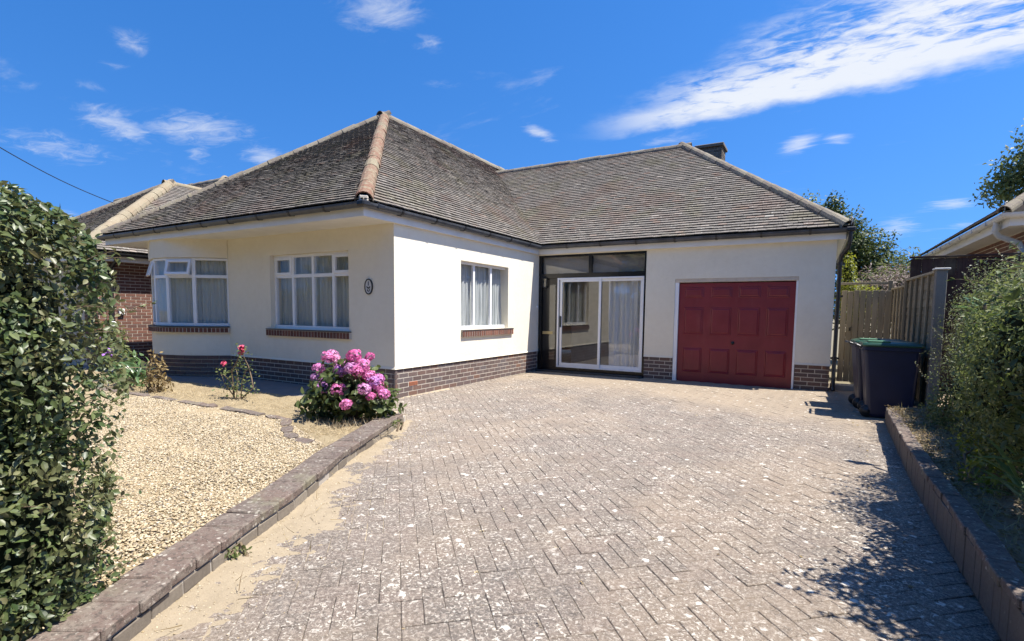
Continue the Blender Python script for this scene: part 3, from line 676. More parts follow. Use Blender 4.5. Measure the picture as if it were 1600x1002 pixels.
g = MB(); g.box(.272, .425, D+.042, D+.048, .28, 2.05); g.build('side_light', MGLASS2, fdoor)
lb = MB(); lb.box(.10, .365, D+.034, D+.05, .885, .955, None, .006); lb.box(.125, .34, D+.028, D+.034, .905, .935, None, .003); lb.build('letterbox', MBRASS, fdoor)
ln = MB(); ln.box(.115, .215, D-.03, D+.03, 1.99, 2.01); ln.box(.10, .23, D-.045, D+.035, 2.19, 2.205); ln.add([(.10, D-.045, 2.205), (.23, D-.045, 2.205), (.23, D+.035, 2.205), (.10, D+.035, 2.205), (.165, D-.005, 2.27)], [(0, 1, 4), (1, 2, 4), (2, 3, 4), (3, 0, 4)])
for x in (.115, .207):
    for y in (D-.035, D+.02): ln.box(x, x+.01, y, y+.01, 2.01, 2.19)
ln.box(.15, .18, D+.02, D+.05, 1.95, 2.27)
lan = ln.build('wall_lantern', MBLK, house); lg = MB(); lg.box(.126, .206, D-.028, D+.018, 2.012, 2.188); lg.build('lamp_glass', MGLASS2, lan)
sl = MB(); ys = D+.002
sl.box(.487, .530, ys, ys+.07, .115, 2.205, None, .004); sl.box(2.515, 2.535, ys, ys+.07, .115, 2.205, None, .004); sl.box(.530, 2.515, ys, ys+.07, .115, .15, None, .004); sl.box(.530, 2.515, ys, ys+.07, 2.165, 2.205, None, .004)
slide = sl.build('sliding_door', MWHITE, house)
for (a, b, yy) in ((.56, 1.57, D+.008), (1.50, 2.512, D+.036)):
    s = MB(); e = .055; s.box(a, a+e, yy, yy+.025, .152, 2.163, None, .003); s.box(b-e, b, yy, yy+.025, .152, 2.163, None, .003); s.box(a+e, b-e, yy, yy+.025, .152, .225, None, .003); s.box(a+e, b-e, yy, yy+.025, 2.11, 2.163, None, .003)
    s.build('sash', MWHITE, slide); g = MB(); g.box(a+e, b-e, yy+.01, yy+.016, .225, 2.11); g.build('pane', MGLASS2, slide)
hd = MB(); hd.box(.568, .600, D-.022, D+.008, 1.06, 1.32, None, .006); hd.build('handle', MBLK, slide)
bell = MB(); bell.lathe((.0, D-.075, 1.53), [(.032, 0), (.032, .012), (.016, .022), (0, .024)], 12, Vector((1, 0, 0))); bell.build('doorbell', MWHITE, house)
rm = MB(); rm.box(-.0, 2.75, D+2.0, D+2.05, -.02, 2.7); rm.box(2.7, 2.75, D+.25, D+2.0, -.02, 2.7); rm.box(0, 2.7, D+.25, D+2.0, -.05, .02); rm.build('porch_room', MINT, house)
curtain(axes((0, D+.16, 0), (1, 0), (0, 1)), 1.70, 2.54, .15, 2.18, 'long pale curtain hanging behind the right half of the glass porch door', wl=.13, amp=.03, seed=9, gather=.7, mat=mat_curtain('porch_drape', (.88, .90, .89), .03))
# --- oval plaque
pq = MB(); cx, cz = -.538, 1.788; n = 28
el = lambda a, b, y: [(cx+a*math.cos(2*math.pi*i/n), y, cz+b*math.sin(2*math.pi*i/n)) for i in range(n)]
e0, e1 = el(.085, .125, -.001), el(.085, .125, -.016); pq.add(e0+e1, [(i, (i+1) % n, n+(i+1) % n, n+i)[::-1] for i in range(n)]+[tuple(range(n, 2*n))[::-1]])
plq = pq.build('oval_plaque', MPLATE, house); rg = MB(); a0, a1, b0, b1 = el(.087, .127, -.002), el(.087, .127, -.024), el(.073, .111, -.024), el(.073, .111, -.0165)
rg.add(a0+a1+b0+b1, [(j*n+i, j*n+(i+1) % n, (j+1)*n+(i+1) % n, (j+1)*n+i)[::-1] for j in range(3) for i in range(n)]); rg.build('plaque_rim', MBLK, plq)
em = MB(); yq = -.0195
em.add([(cx-.009, yq, cz+.018), (cx+.009, yq, cz+.018), (cx+.008, yq, cz+.075), (cx, yq, cz+.092), (cx-.008, yq, cz+.075)], [(0, 1, 2, 3, 4)])
arc = [(cx+.044*math.cos(t), cz+.006+.040*math.sin(t)) for t in np.linspace(math.pi, 2*math.pi, 11)]; arc2 = [(cx+.026*math.cos(t), cz+.008+.018*math.sin(t)) for t in np.linspace(math.pi, 2*math.pi, 11)]
em.add([(x, yq, z) for x, z in arc]+[(x, yq, z) for x, z in arc2], [(i, i+1, 12+i, 11+i) for i in range(10)])
em.add([(cx-.034, yq, cz-.05), (cx-.018, yq, cz-.038), (cx-.006, yq, cz-.066), (cx, yq, cz-.082), (cx-.022, yq, cz-.076)], [(0, 4, 3, 2, 1)]); em.add([(cx+.034, yq, cz-.03), (cx+.016, yq, cz-.042), (cx+.006, yq, cz-.066), (cx, yq, cz-.084), (cx+.026, yq, cz-.072)], [(0, 1, 2, 3, 4)])
em.build('emblem', plain('emblem_black', (.03, .03, .03), .6), plq)

# --- roof
EZ = 2.97; A_ = Vector((.12, -.74, EZ)); B_ = Vector((-7.78, -.74, EZ)); P_ = Vector((-3.83, 3.85, 6.25)); Q_ = Vector((-3.83, 10.2, 6.25)); V0 = Vector((.12, 4.82, EZ)); V1 = Vector((-3.36, 8.51, 5.86))
G_ = Vector((6.22, 4.82, EZ)); R_ = Vector((2.52, 8.51, 5.86)); V2 = Vector((.12, 12.2, EZ)); G2 = Vector((6.22, 12.2, EZ)); A2 = Vector((.12, 14, EZ)); B2 = Vector((-7.78, 14, EZ))
un = MB()
for pts in ((A_, V0, V1, V2, A2, Q_, P_), (B_, A_, P_), (B2, B_, P_, Q_), (A2, B2, Q_), (V0, G_, R_, V1), (G_, G2, R_), (G2, V2, V1, R_)):
    un.poly([p-Vector((0, 0, .012)) for p in pts])
roof = un.build('roof', plain('roof_felt', (.03, .026, .024), .95, .1), house)
def clip_poly(poly, clip):
    out = poly
    for i in range(len(clip)):
        a, b = clip[i], clip[(i+1) % len(clip)]; inp = out; out = []
        sd_ = lambda p: (b[0]-a[0])*(p[1]-a[1])-(b[1]-a[1])*(p[0]-a[0])
        for j in range(len(inp)):
            p, q = inp[j], inp[(j+1) % len(inp)]; sp, sq = sd_(p), sd_(q)
            if sp >= 0: out.append(p)
            if (sp >= 0) != (sq >= 0): t = sp/(sp-sq); out.append((p[0]+(q[0]-p[0])*t, p[1]+(q[1]-p[1])*t))
        if len(out) < 3: return []
    return out
def tile_prism(poly, t0, g, off=(0, 0)):
    top = []; bot = []
    for s, t in poly:
        f = (t-t0)/g; h = .036-.025*f; top.append((s-off[0], t-off[1], h)); bot.append((s-off[0], t-off[1], h-.018))
    n = len(poly); k = MB(); k.add(top+bot, [tuple(range(n))]+[(n+i, n+(i+1) % n, (i+1) % n, i) for i in range(n)]); return k
def tile_plane(pts, g=.1, tw=.165, kinds=None, items=None, tag_='', gap=.005, rough=1.):
    O = pts[0]; U_ = (pts[1]-pts[0]).normalized(); N_ = U_.cross(pts[-1]-pts[0]).normalized(); V_ = N_.cross(U_)
    P2 = [((p-O).dot(U_), (p-O).dot(V_)) for p in pts]; smin, smax = min(p[0] for p in P2), max(p[0] for p in P2); tmax = max(p[1] for p in P2)
    Fm = Matrix(((U_.x, V_.x, N_.x, O.x), (U_.y, V_.y, N_.y, O.y), (U_.z, V_.z, N_.z, O.z), (0, 0, 0, 1)))
    kinds.setdefault('full', tile_prism([(-tw/2+gap/2, 0), (tw/2-gap/2, 0), (tw/2-gap/2, g*1.12), (-tw/2+gap/2, g*1.12)], 0, g*1.12))
    i = 0
    while i*g < tmax:
        t0 = i*g; s = smin-tw+(tw/2 if i % 2 else 0)+random.uniform(-.012, .012)
        wav = lambda s: .006*mnoise.noise(Vector((s*.8, t0*.8, hash(tag_) % 50)))
        while s < smax:
            rc = [(s+gap/2, t0), (s+tw-gap/2, t0), (s+tw-gap/2, t0+g*1.12), (s+gap/2, t0+g*1.12)]; cl = clip_poly(rc, P2); s0 = s; s += tw
            if len(cl) < 3: continue
            ar = abs(sum(cl[a][0]*cl[(a+1) % len(cl)][1]-cl[(a+1) % len(cl)][0]*cl[a][1] for a in range(len(cl))))/2
            if ar < .002: continue
            jit = Matrix.Translation((0, random.gauss(0, .003)*rough, abs(random.gauss(0, .0022))*rough)) @ Matrix.Rotation(random.gauss(0, .012)*rough, 4, 'Y') @ Matrix.Rotation(random.gauss(0, .014)*rough, 4, 'X') @ Matrix.Rotation(random.gauss(0, .010)*rough, 4, 'Z')
            if random.random() < .012*rough: jit = Matrix.Translation((random.uniform(-.004, .004), random.uniform(-.025, -.005), .006)) @ Matrix.Rotation(random.uniform(-.05, .05), 4, 'Z')
            if len(cl) == 4 and ar > .97*(tw-gap)*g*1.12:
                items.append(('full', Fm @ Matrix.Translation((s0+tw/2, t0, wav(s0))) @ jit))
            else:
                key = 'c%d' % len(kinds); cx_, cy_ = cl[0]; kinds[key] = tile_prism(cl, t0, g*1.12, (cx_, cy_)); items.append((key, Fm @ Matrix.Translation((cx_, cy_, wav(s0)))))
        i += 1
kinds = {}; items = []
tile_plane([A_, V0, V1, Vector((-3.83, 9.0, 6.25)), P_], kinds=kinds, items=items, tag_='r')
tile_plane([B_, A_, P_], kinds=kinds, items=items, tag_='f')
tile_plane([V0, G_, R_, V1], kinds=kinds, items=items, tag_='g')
emit(roof, 'tile', 'tiles', MTILE, kinds, items, 300, {k: (1. if k == 'full' else .3) for k in kinds})
def half_tile(L_=.35, r0=.135, r1=.118, th=.016, n=9, a=100):
    k = MB(); vs = []; fs = []
    for x, ro in ((0, r0), (L_, r1)):
        for rr in (ro, ro-th):
            for i in range(n): t = R(-a)+R(2*a)*i/(n-1); vs.append((x, rr*math.sin(t), rr*math.cos(t)-ro*.42))
    for i in range(n-1):
        fs += [(i, 2*n+i, 2*n+i+1, i+1), (i, i+1, n+i+1, n+i), (n+i, n+i+1, 3*n+i+1, 3*n+i), (2*n+i, 3*n+i, 3*n+i+1, 2*n+i+1)]
    k.add(vs, fs, False); return k
def hip_line(a, b, parent, name, step=.31, kind=None, items=None, off=.015, nup=Vector((0, 0, 1)), mat=None):
    a, b = Vector(a), Vector(b); d = b-a; L_ = d.length; d.normalize(); y = nup.cross(d).normalized(); z = d.cross(y); n = int(L_/step)
    its = []
    for i in range(n+1):
        p = a+d*(i*L_/(n+.6)); Mx = Matrix(((d.x, y.x, z.x, p.x), (d.y, y.y, z.y, p.y), (d.z, y.z, z.z, p.z), (0, 0, 0, 1)))
        its.append(('h', Mx @ Matrix.Translation((random.gauss(0, .004), random.gauss(0, .004), off+random.gauss(0, .004))) @ Matrix.Rotation(-.035+random.gauss(0, .012), 4, 'Y') @ Matrix.Rotation(random.gauss(0, .05), 4, 'X')))
    emit(parent, name, name+'s', mat or MHIP, {'h': kind or half_tile()}, its)
MRIDGE = mat_hip(); MRIDGE.name = 'ridge_tile_clay'
for n_ in MRIDGE.node_tree.nodes:
    if n_.type == 'VALTORGB':
        for e, c in zip(n_.color_ramp.elements, ((.15, .125, .105), (.18, .15, .125), (.21, .185, .15), (.25, .22, .175))): e.color = (*c, 1)
hip_line(A_+Vector((-.04, .04, .04)), P_, roof, 'hip_tile', kind=half_tile(.36, .135, .118, .018))
hip_line(G_+Vector((-.04, .04, .03)), R_, roof, 'hip_tile', kind=half_tile(.36, .13, .115, .018), mat=MRIDGE); hip_line(B_+Vector((.05, .05, .03)), P_, roof, 'hip_tile', mat=MRIDGE)
hip_line(V1-Vector((.3, 0, 0)), R_, roof, 'ridge_tile', mat=MRIDGE, kind=half_tile(.36, .12, .11, .016)); hip_line(Q_, P_, roof, 'ridge_tile', mat=MRIDGE, kind=half_tile(.36, .12, .11, .016))
hk = MB(); hk.tube([G_+Vector((.0, -.0, .03)), G_+Vector((.02, -.02, .14)), G_+Vector((-.005, .005, .165)), G_+Vector((-.02, .02, .15))], .010, 6); hk.build('hip_iron', plain('grey_iron', (.3, .29, .28), .5, .5, .5), roof)
# mortar bedding of the near hip end
mo = MB(); mo.box(-.09, .02, -.065, .065, -.02, .075, Matrix.Translation(A_+Vector((-.03, .03, .0))) @ Matrix.Rotation(R(-45), 4, 'Z'), .015); mo.build('hip_mortar', MMORT, roof)
# fascia, soffit, gutter
fa = MB(); fa.sweep([(-7.70, 13, 0), (-7.70, -.685, 0), (.06, -.685, 0), (.06, 4.867, 0), (6.16, 4.867, 0), (6.16, 12.1, 0)], [(0, 2.76), (0, 2.993), (-.022, 2.993), (-.022, 2.76)]); fa.build('fascia', MFASC, house)
so = MB(); so.extrude([(-7.68, -.664), (.038, -.664), (.038, 4.889), (6.138, 4.889), (6.138, 12), (6.0, 12), (6.0, 5.0), (-.03, 5.0), (-.03, .03), (-7.28, .03), (-7.28, 12), (-7.68, 12)], SOF, SOF+.012); so.build('soffit', MFASC, house)
gu = MB(); gp = [(.060*math.sin(t)+.060, -.078*math.cos(t)-.002) for t in np.linspace(-math.pi/2, math.pi/2, 9)]; gi = [(.054*math.sin(t)+.060, -.070*math.cos(t)-.002) for t in np.linspace(math.pi/2, -math.pi/2, 9)]
GZ = 2.945
gpath = [(-7.705, -.0, GZ), (-7.705, -.69, GZ), (.065, -.69, GZ), (.065, 4.862, GZ), (6.165, 4.862, GZ), (6.165, 12, GZ)]
gu.sweep(gpath, [(a, b) for a, b in gp+gi]); gut = gu.build('gutter', MGUT, house)
brk = []
for (x0, y0), (x1, y1), nrm, n in (((-7.45, -.69), (-.25, -.69), (0, -1), 9), ((.065, -.4), (.065, 4.6), (1, 0), 6), ((.4, 4.862), (6.0, 4.862), (0, -1), 7)):
    for i in range(n):
        t = (i+.5)/n; x, y = x0+(x1-x0)*t, y0+(y1-y0)*t; b = MB(); tx, ty = -nrm[1], nrm[0]
        Mx = axes((x, y, GZ), (tx, ty), nrm)
        pr = [(.004+.067*math.sin(q)+.060, -.086*math.cos(q)-.002) for q in np.linspace(-math.pi/2, math.pi/2, 9)]
        vs = [Mx @ Vector((sx, a-.004, c_)) for sx in (-.02, .02) for a, c_ in pr]; vs += [Mx @ Vector((sx, (a-.064)*.9+.060, c_*.9)) for sx in (-.02, .02) for a, c_ in pr]
        fs = [(k, k+1, 9+k+1, 9+k) for k in range(8)]+[(k, 18+k, 18+k+1, k+1) for k in range(8)]+[(9+k, 9+k+1, 27+k+1, 27+k) for k in range(8)]
        b.add(vs, fs); b.box(-.02, .02, .0, .012, -.075, .0, Mx); b.build('bracket', MBLK, gut)
for (x, y) in ((.120, -.745), (.08, 4.84), (6.22, 4.81)):
    b = MB(); b.box(x-.075, x+.075, y-.075, y+.075, GZ-.066, GZ+.012, None, .03); b.build('gutter_angle', MBLK, gut)
un2 = MB(); un2.box(.10, .187, -.50, -.36, GZ-.064, GZ+.006, None, .02); un2.box(.10, .19, -.52, -.49, GZ-.067, GZ+.012, None, .01); un2.build('union', MBLK, gut)
dp = MB(); dp.tube([(6.22, 4.80, GZ-.05), (6.22, 4.80, 2.72), (6.20, 4.83, 2.60), (6.11, 4.95, 2.48), (6.095, 4.975, 2.36), (6.095, 4.975, .12), (6.10, 4.93, .03)], .034, 10); dpo = dp.build('downpipe', MBLK, house)
for z in (2.33, 1.75, .62):
    c = MB(); c.tube([(6.095, 4.975, z-.03), (6.095, 4.975, z+.03)], .042, 10); c.box(6.02, 6.17, 4.985, 5.01, z-.018, z+.018); c.build('pipe_clip', MBLK, dpo)
# chimney
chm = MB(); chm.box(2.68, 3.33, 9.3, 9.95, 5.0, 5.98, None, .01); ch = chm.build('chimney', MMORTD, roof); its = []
for c in range(12):
    for (p0, p1) in (((2.68, 9.3), (3.33, 9.3)), ((3.33, 9.3), (3.33, 9.95))): brick_run([p0, p1], 5.05+c*.078, 1, .078, c % 2, .22, .008, its)
emit(ch, 'brick', 'bricks', MCHIM, {'b': brick_kind()}, its)
cc = MB(); cc.box(2.62, 3.39, 9.24, 10.01, 5.985, 6.075, None, .015); cc.build('chimney_cap', MCHIM, ch)

# ------------------------------------------------------------------ low garden wall and retaining wall
def off_path(pts, d):
    P = [Vector((*p, 0)) for p in pts]; out = []
    for i, p in enumerate(P):
        t = (P[min(i+1, len(P)-1)]-P[max(i-1, 0)]).normalized(); o = Vector((t.y, -t.x, 0)); q = p+o*d; out.append((q.x, q.y))
    return out
def wall_run(pts, items, z0, L_, kind, gap, proud=0., tilt=.01, sc=1., dz=None):
    P = [Vector((*p, 0)) for p in pts]; cum = [0]
    for a, b in zip(P[:-1], P[1:]): cum.append(cum[-1]+(b-a).length)
    def at(s):
        for i in range(len(P)-1):
            if s <= cum[i+1]+1e-6: return P[i]+(P[i+1]-P[i])*((s-cum[i])/(cum[i+1]-cum[i]))
        return P[-1]
    s = 0
    while s+L_ < cum[-1]:
        p, q = at(s), at(s+L_-gap); t = (q-p).normalized(); o = Vector((t.y, -t.x, 0)); m_ = (p+q)/2+o*(proud+random.gauss(0, min(.004, tilt))); m_.z = z0+random.gauss(0, .002)+(dz(m_) if dz else 0)
        items.append((kind, Matrix(((t.x, -o.x, 0, m_.x), (t.y, -o.y, 0, m_.y), (0, 0, 1, m_.z), (0, 0, 0, 1))) @ Matrix.Rotation(random.gauss(0, tilt), 4, 'X') @ Matrix.Rotation(random.gauss(0, tilt*.6), 4, 'Y') @ Matrix.Rotation(random.gauss(0, min(.012, tilt)), 4, 'Z')))
        s += L_
LWP = LW_OUT[::-1]               # far end to near end : outside (drive) is on the left, so run near -> far
gw = thing('garden_wall', (2.8, -4.3, 0), 'low brick garden wall curving along the left edge of the driveway', 'wall')
NEAR = LW_OUT
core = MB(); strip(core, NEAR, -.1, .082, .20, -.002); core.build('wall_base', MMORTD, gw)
its = []; low = MB(); low.box(-.105, .105, 0, .05, .0, .068, None, .004); wall_run(NEAR, its, .006, .222, 'l', .012, .006, .004)
emit(gw, 'brick', 'bricks', mat_brick('grey_wall_brick', [(0, (.15, .125, .10)), (.5, (.195, .165, .13)), (1, (.25, .215, .17))]), {'l': low}, its)
its = []; cp = MB(); cp.box(-.0985, .0985, 0, .245, .0, .055, None, .007); wall_run(NEAR, its, .090, .200, 'c', .002, .016, .010)
def mat_coping():
    t = MT('weathered_coping'); r = t.rnd(); c = t.ramp(r, [(0, (.118, .090, .076)), (.5, (.140, .105, .088)), (1, (.155, .110, .09))])
    c = t.mix(t.step(t.noise(11, 7, .75, None, .8), .43, .62, 0, .72), c, (.215, .182, .148)); c = t.mix(t.step(t.noise(36, 6, .75, None, .5), .50, .62, 0, .75), c, (.065, .055, .047)); c = t.mix(t.step(t.noise(48, 5, .7), .58, .66, 0, .7), c, (.37, .33, .275))
    v = t.voro(24); c = t.mix(t.M('MULTIPLY', t.step(t.M('ADD', v.outputs['Distance'], t.M('MULTIPLY', t.noise(70, 4), .3)), .44, .34), t.step(t.noise(6, 3), .48, .6, 0, .8)), c, (.45, .41, .35))
    c = t.mix(t.step(t.noise(3, 5), .55, .7, 0, .5), c, (.20, .19, .12)); t.bump(t.M('ADD', t.noise(120, 4, .7), t.M('MULTIPLY', t.noise(22, 4), 1.5)), .006, .8); return t.fin(c, .93, .25)
MCOPW = mat_coping(); emit(gw, 'coping_brick', 'coping_bricks', MCOPW, {'c': cp}, its)

RWP = [(6.50, -8.0), (6.485, -3.25), (6.49, -2.0), (6.51, -.6), (6.56, .9), (6.605, 2.1)]
RWO = RWP[::-1]                  # far -> near so that the drive lies on the right of travel
rz = lambda p: .0+max(0, (2.1-p.y))*.0155
rw = thing('retaining_wall', (6.55, -1, 0), 'low shaded brick retaining wall with upright bricks along the right edge of the driveway', 'wall')
core = MB(); strip(core, RWO, -.1, .10, .14, -.02); core.build('wall_base', MMORT, rw)
its = []; up = MB(); up.box(-.0508, .0508, 0, .10, -.06, .158, None, .003); wall_run(RWO, its, .0, .105, 'u', .003, 0, .0015, dz=rz)
emit(rw, 'brick', 'bricks', mat_brick('upright_brick', [(0, (.128, .108, .090)), (.5, (.140, .117, .097)), (1, (.152, .125, .103))]), {'u': up}, its)
its = []; cp2 = MB(); cp2.box(-.105, .105, 0, .11, .0, .045, None, .005); wall_run(RWO, its, .165, .215, 'c', .008, .008, .012, dz=rz)
emit(rw, 'coping_brick', 'coping_bricks', MCOPW, {'c': cp2}, its)
mbx = MB(); vs = []
pb_ = [(6.70, 2.3), (6.66, .9), (6.60, -.6), (6.58, -2), (6.58, -8), (12, -8), (12, 4.3), (7.0, 4.3)]
mbx.extrude(pb_[::-1], -.1, .19); tag(mbx.build('planting_bed', MSOIL), 'raised planting bed of dry soil behind the retaining wall', kind='structure')

# edging stones between gravel and border
EG = [(-4.6, -2.27), (-3.58, -2.26), (-2.8, -2.23), (-2.04, -2.225), (-1.1, -2.205), (-.07, -2.2), (.30, -2.22), (.62, -2.45), (.95, -2.66), (1.2, -2.78), (1.5, -2.80)]
gone = {4, 9}
P = [Vector((*p, 0)) for p in EG]; s = 0; segs = []
names = ['long dark edging stone nearest the withered plant', 'half buried edging stone left of the rose bush', 'edging stone in front of the rose bush', 'low edging stone right of the rose bush', 'worn edging stone between rose bush and hydrangea', 'edging stone where the border starts to curve', 'edging stone on the curve of the border', 'broken edging stone left of the hydrangea shade', 'small edging stone in front of the hydrangea', 'last edging stone beside the low garden wall']
for i, (a, b) in enumerate(zip(P[:-1], P[1:])):
    d = (b-a); L_ = d.length*random.uniform(.74, .9); d.normalize(); n = Vector((-d.y, d.x, 0)); c = (a+b)/2
    k = MB(); seg = max(3, int(L_/.12)); vs = []; w = random.uniform(.055, .075)
    for j in range(seg+1):
        t = (j/seg-.5)*L_; ww = w*(1 if 0 < j < seg else .75)
        for (u, z) in ((-ww, .03), (-ww*.9, .100), (ww*.9, .108), (ww, .03)):
            q = c+d*t+n*(u+random.gauss(0, .006)); vs.append((q.x, q.y, z+random.gauss(0, .006)*(z > .05)))
    fs = [(j*4+q, j*4+q+1, j*4+5+q, j*4+4+q) for j in range(seg) for q in range(3)]+[(3, 2, 1, 0), (seg*4, seg*4+1, seg*4+2, seg*4+3)]
    k.add(vs, fs); tag(k.build('edging_stone', MCOPW), names[i], 'edging stone', 'edging stones round the flower border')

# ------------------------------------------------------------------ fences, gate, bins
gate = thing('garden_gate', (6.55, 5.6, 0), 'closed grey timber side gate of upright boards between garage and fence', 'gate')
x = 6.17; n = 8; bwid = .098
for i in range(n):
    k = MB(); top = 1.875+random.uniform(-.012, .012); yy = 5.6+random.uniform(-.003, .003); k.box(x+.004, x+bwid-.004, yy, yy+.02, .14, top, None, .003); k.build('board', MWOODG, gate); x += bwid
for z in (.35, 1.0, 1.65):
    k = MB(); k.box(6.175, 6.95, 5.624, 5.66, z, z+.09); k.build('rail', MWOODG, gate)
k = MB(); k.tube([(6.33, 5.59, 1.13), (6.33, 5.555, 1.13), (6.33, 5.55, 1.18)], .016, 8); k.build('latch', MBLK, gate)
gp_ = thing('trellis_frame', (6.5, 5.7, 0), 'thin timber trellis frame rising above the side gate', 'arch')
k = MB(); k.box(6.90, 6.97, 5.68, 5.75, 0, 2.06, None, .004); k.build('post', MWOODF, gp_); k = MB(); k.box(6.12, 6.90, 5.69, 5.73, 1.99, 2.035, None, .003); k.build('rail', MWOODF, gp_)  # trellis frame of one post and a crossbar
stp = MB(); stp.box(6.06, 6.98, 5.30, 5.58, -.06, .10, None, .012); tag(stp.build('gate_step', MCONC), 'low concrete step in front of the side gate', 'step')
fen = thing('lap_fence', (7.05, 4, 0), 'grey brown lap panel fence with upright battens behind the bins', 'fence')
F0, F1 = Vector((7.115, 2.54, 0)), Vector((6.985, 5.62, 0)); fd_ = (F1-F0); FL = fd_.length; fd_.normalize(); fn = Vector((-fd_.y, fd_.x, 0))
if fn.x > 0: fn = -fn
MXF = Matrix(((fd_.x, fn.x, 0, F0.x), (fd_.y, fn.y, 0, F0.y), (0, 0, 1, 0), (0, 0, 0, 1)))
for (a, b, top) in ((0, 1.80, 1.99), (1.88, FL-.02, 1.90)):
    z = .12; i = 0
    while z < top-.09:
        k = MB(); n = 14; vs = []
        for j in range(n+1):
            u = a+(b-a)*j/n; wv = .008*math.sin(u*5+i*2.1)+.004*math.sin(u*13+i)
            for (yy, zz) in ((.004, z+wv), (.018, z+wv), (.006, z+.15+wv), (-.004, z+.15+wv)): vs.append(MXF @ Vector((u, yy, min(zz, top-.03))))
        fs = [(j*4+q, j*4+(q+1) % 4, j*4+4+(q+1) % 4, j*4+4+q) for j in range(n) for q in range(4)]+[(0, 1, 2, 3), (n*4+3, n*4+2, n*4+1, n*4)]
        k.add(vs, fs); k.build('slat', MWOODH, fen); z += .118; i += 1
    nb = 6 if a == 0 else 5
    for j in range(nb):
        u = a+(b-a)*j/(nb-1); k = MB(); k.box(max(a, u-.022), min(b, u+.022), .02, .044, .10, top-.02, MXF, .003); k.build('batten', MWOODF, fen)
    k = MB(); k.box(a, b, -.02, .05, top-.02, top+.012, MXF, .003); k.build('capping', MWOODF, fen)
    k = MB(); k.box(a, b, -.01, .02, .0, .115, MXF, .004); k.build('gravel_board', MWOODH, fen)
k = MB(); k.box(1.805, 1.875, -.02, .055, 0, 2.0, MXF, .004); k.build('post', MWOODF, fen)
ps = thing('fence_post', (7.13, 2.45, 0), 'broad grey fence post with a pale flat cap at the near end of the fence', 'post')
k = MB(); k.box(7.07, 7.185, 2.40, 2.52, 0, 2.005, None, .006); k.build('post_shaft', MPOST, ps); k = MB(); k.box(7.045, 7.21, 2.375, 2.545, 2.006, 2.028, None, .006); k.build('post_cap', plain('pale_cap', (.62, .60, .56), .7), ps)
dk = thing('dark_fence', (8, 4.5, 0), 'dark stained fence top showing above the shrubs on the right', 'fence')
x = 7.06
while x < 9.5:
    k = MB(); k.box(x, x+.142, 4.5, 4.52, .15, 2.335+random.uniform(-.004, .004), None, .003); k.build('board', MDARKW, dk); x += .146
k = MB(); k.box(7.04, 9.52, 4.47, 4.55, 2.345, 2.375, None, .004); k.build('capping', MDARKW, dk); k = MB(); k.box(7.05, 9.5, 4.525, 4.56, 1.9, 2.0); k.build('rail', MDARKW, dk)

bin_ = thing('wheelie_bin', (6.66, 2.66, 0), 'navy wheelie bin with green lid standing nearest the retaining wall', 'bin', 'wheelie bins by the side gate')
def rrect(hx, hy, r, n=5):
    out = []
    for (sx, sy, a0) in ((1, 1, 0), (-1, 1, 90), (-1, -1, 180), (1, -1, 270)):
        for i in range(n): a = R(a0+90*i/(n-1)); out.append((sx*(hx-r)+r*math.cos(a), sy*(hy-r)+r*math.sin(a)))
    return out
def loft(mb, rings, cap0=True, cap1=True):
    n = len(rings[0]); vs = [v for r in rings for v in r]; fs = [(i*n+k, i*n+(k+1) % n, (i+1)*n+(k+1) % n, (i+1)*n+k) for i in range(len(rings)-1) for k in range(n)]
    if cap0: fs.append(tuple(range(n))[::-1])
    if cap1: fs.append(tuple((len(rings)-1)*n+k for k in range(n)))
    mb.add(vs, fs, False)
bc = Vector((6.66, 2.66, 0)); rings = []
for z, hx_, hy_, ox in ((.02, .245, .225, .02), (.06, .255, .235, .02), (.50, .285, .258, .01), (.93, .318, .283, 0), (.935, .338, .300, 0), (.985, .338, .300, 0)):
    rings.append([(bc.x+ox+a, bc.y+b, z) for a, b in rrect(hx_, hy_, .05)])
k = MB(); loft(k, rings); k.build('bin_body', MNAVY, bin_)
k = MB(); rings = []
for z, hx_, hy_ in ((.988, .345, .308), (1.008, .350, .312), (1.030, .335, .300), (1.052, .27, .24), (1.058, .15, .14)): rings.append([(bc.x+.01+a, bc.y+b, z) for a, b in rrect(hx_, hy_, .06)])
loft(k, rings); lid = k.build('bin_lid', MGREEN, bin_)
k = MB(); k.box(bc.x-.27, bc.x-.02, bc.y-.26, bc.y-.02, 1.035, 1.066, None, .02); k.build('lid_highlight', plain('highlight_green', (.04, .14, .065), .4), lid)  # raised patch in brighter green paints the highlight on the lid
k = MB(); k.tube([(bc.x-.40, bc.y-.22, 1.0), (bc.x-.40, bc.y+.22, 1.0)], .016, 8)
for dy in (-.22, 0, .22): k.tube([(bc.x-.40, bc.y+dy, 1.0), (bc.x-.32, bc.y+dy, .97)], .018, 6)
k.build('handle', MBLK, bin_)
for dy in (-.25, .25):
    k = MB(); k.lathe((bc.x-.235, bc.y+dy*.86-.02, .087), [(0, 0), (.04, 0), (.042, .006), (.07, .006), (.085, .012), (.085, .034), (.07, .042), (0, .042)], 18, Vector((0, 1, 0))); k.build('wheel', MBLK, bin_)
k = MB(); k.tube([(bc.x-.235, bc.y-.22, .087), (bc.x-.235, bc.y+.22, .087)], .012, 6); k.build('axle', MBLK, bin_)
b2 = copy_tree(bin_); b2.location = (6.60, 3.40, 0); b2.rotation_euler = (0, 0, R(4)); b2['label'] = 'navy wheelie bin standing second, mostly hidden behind the bin with the green lid'

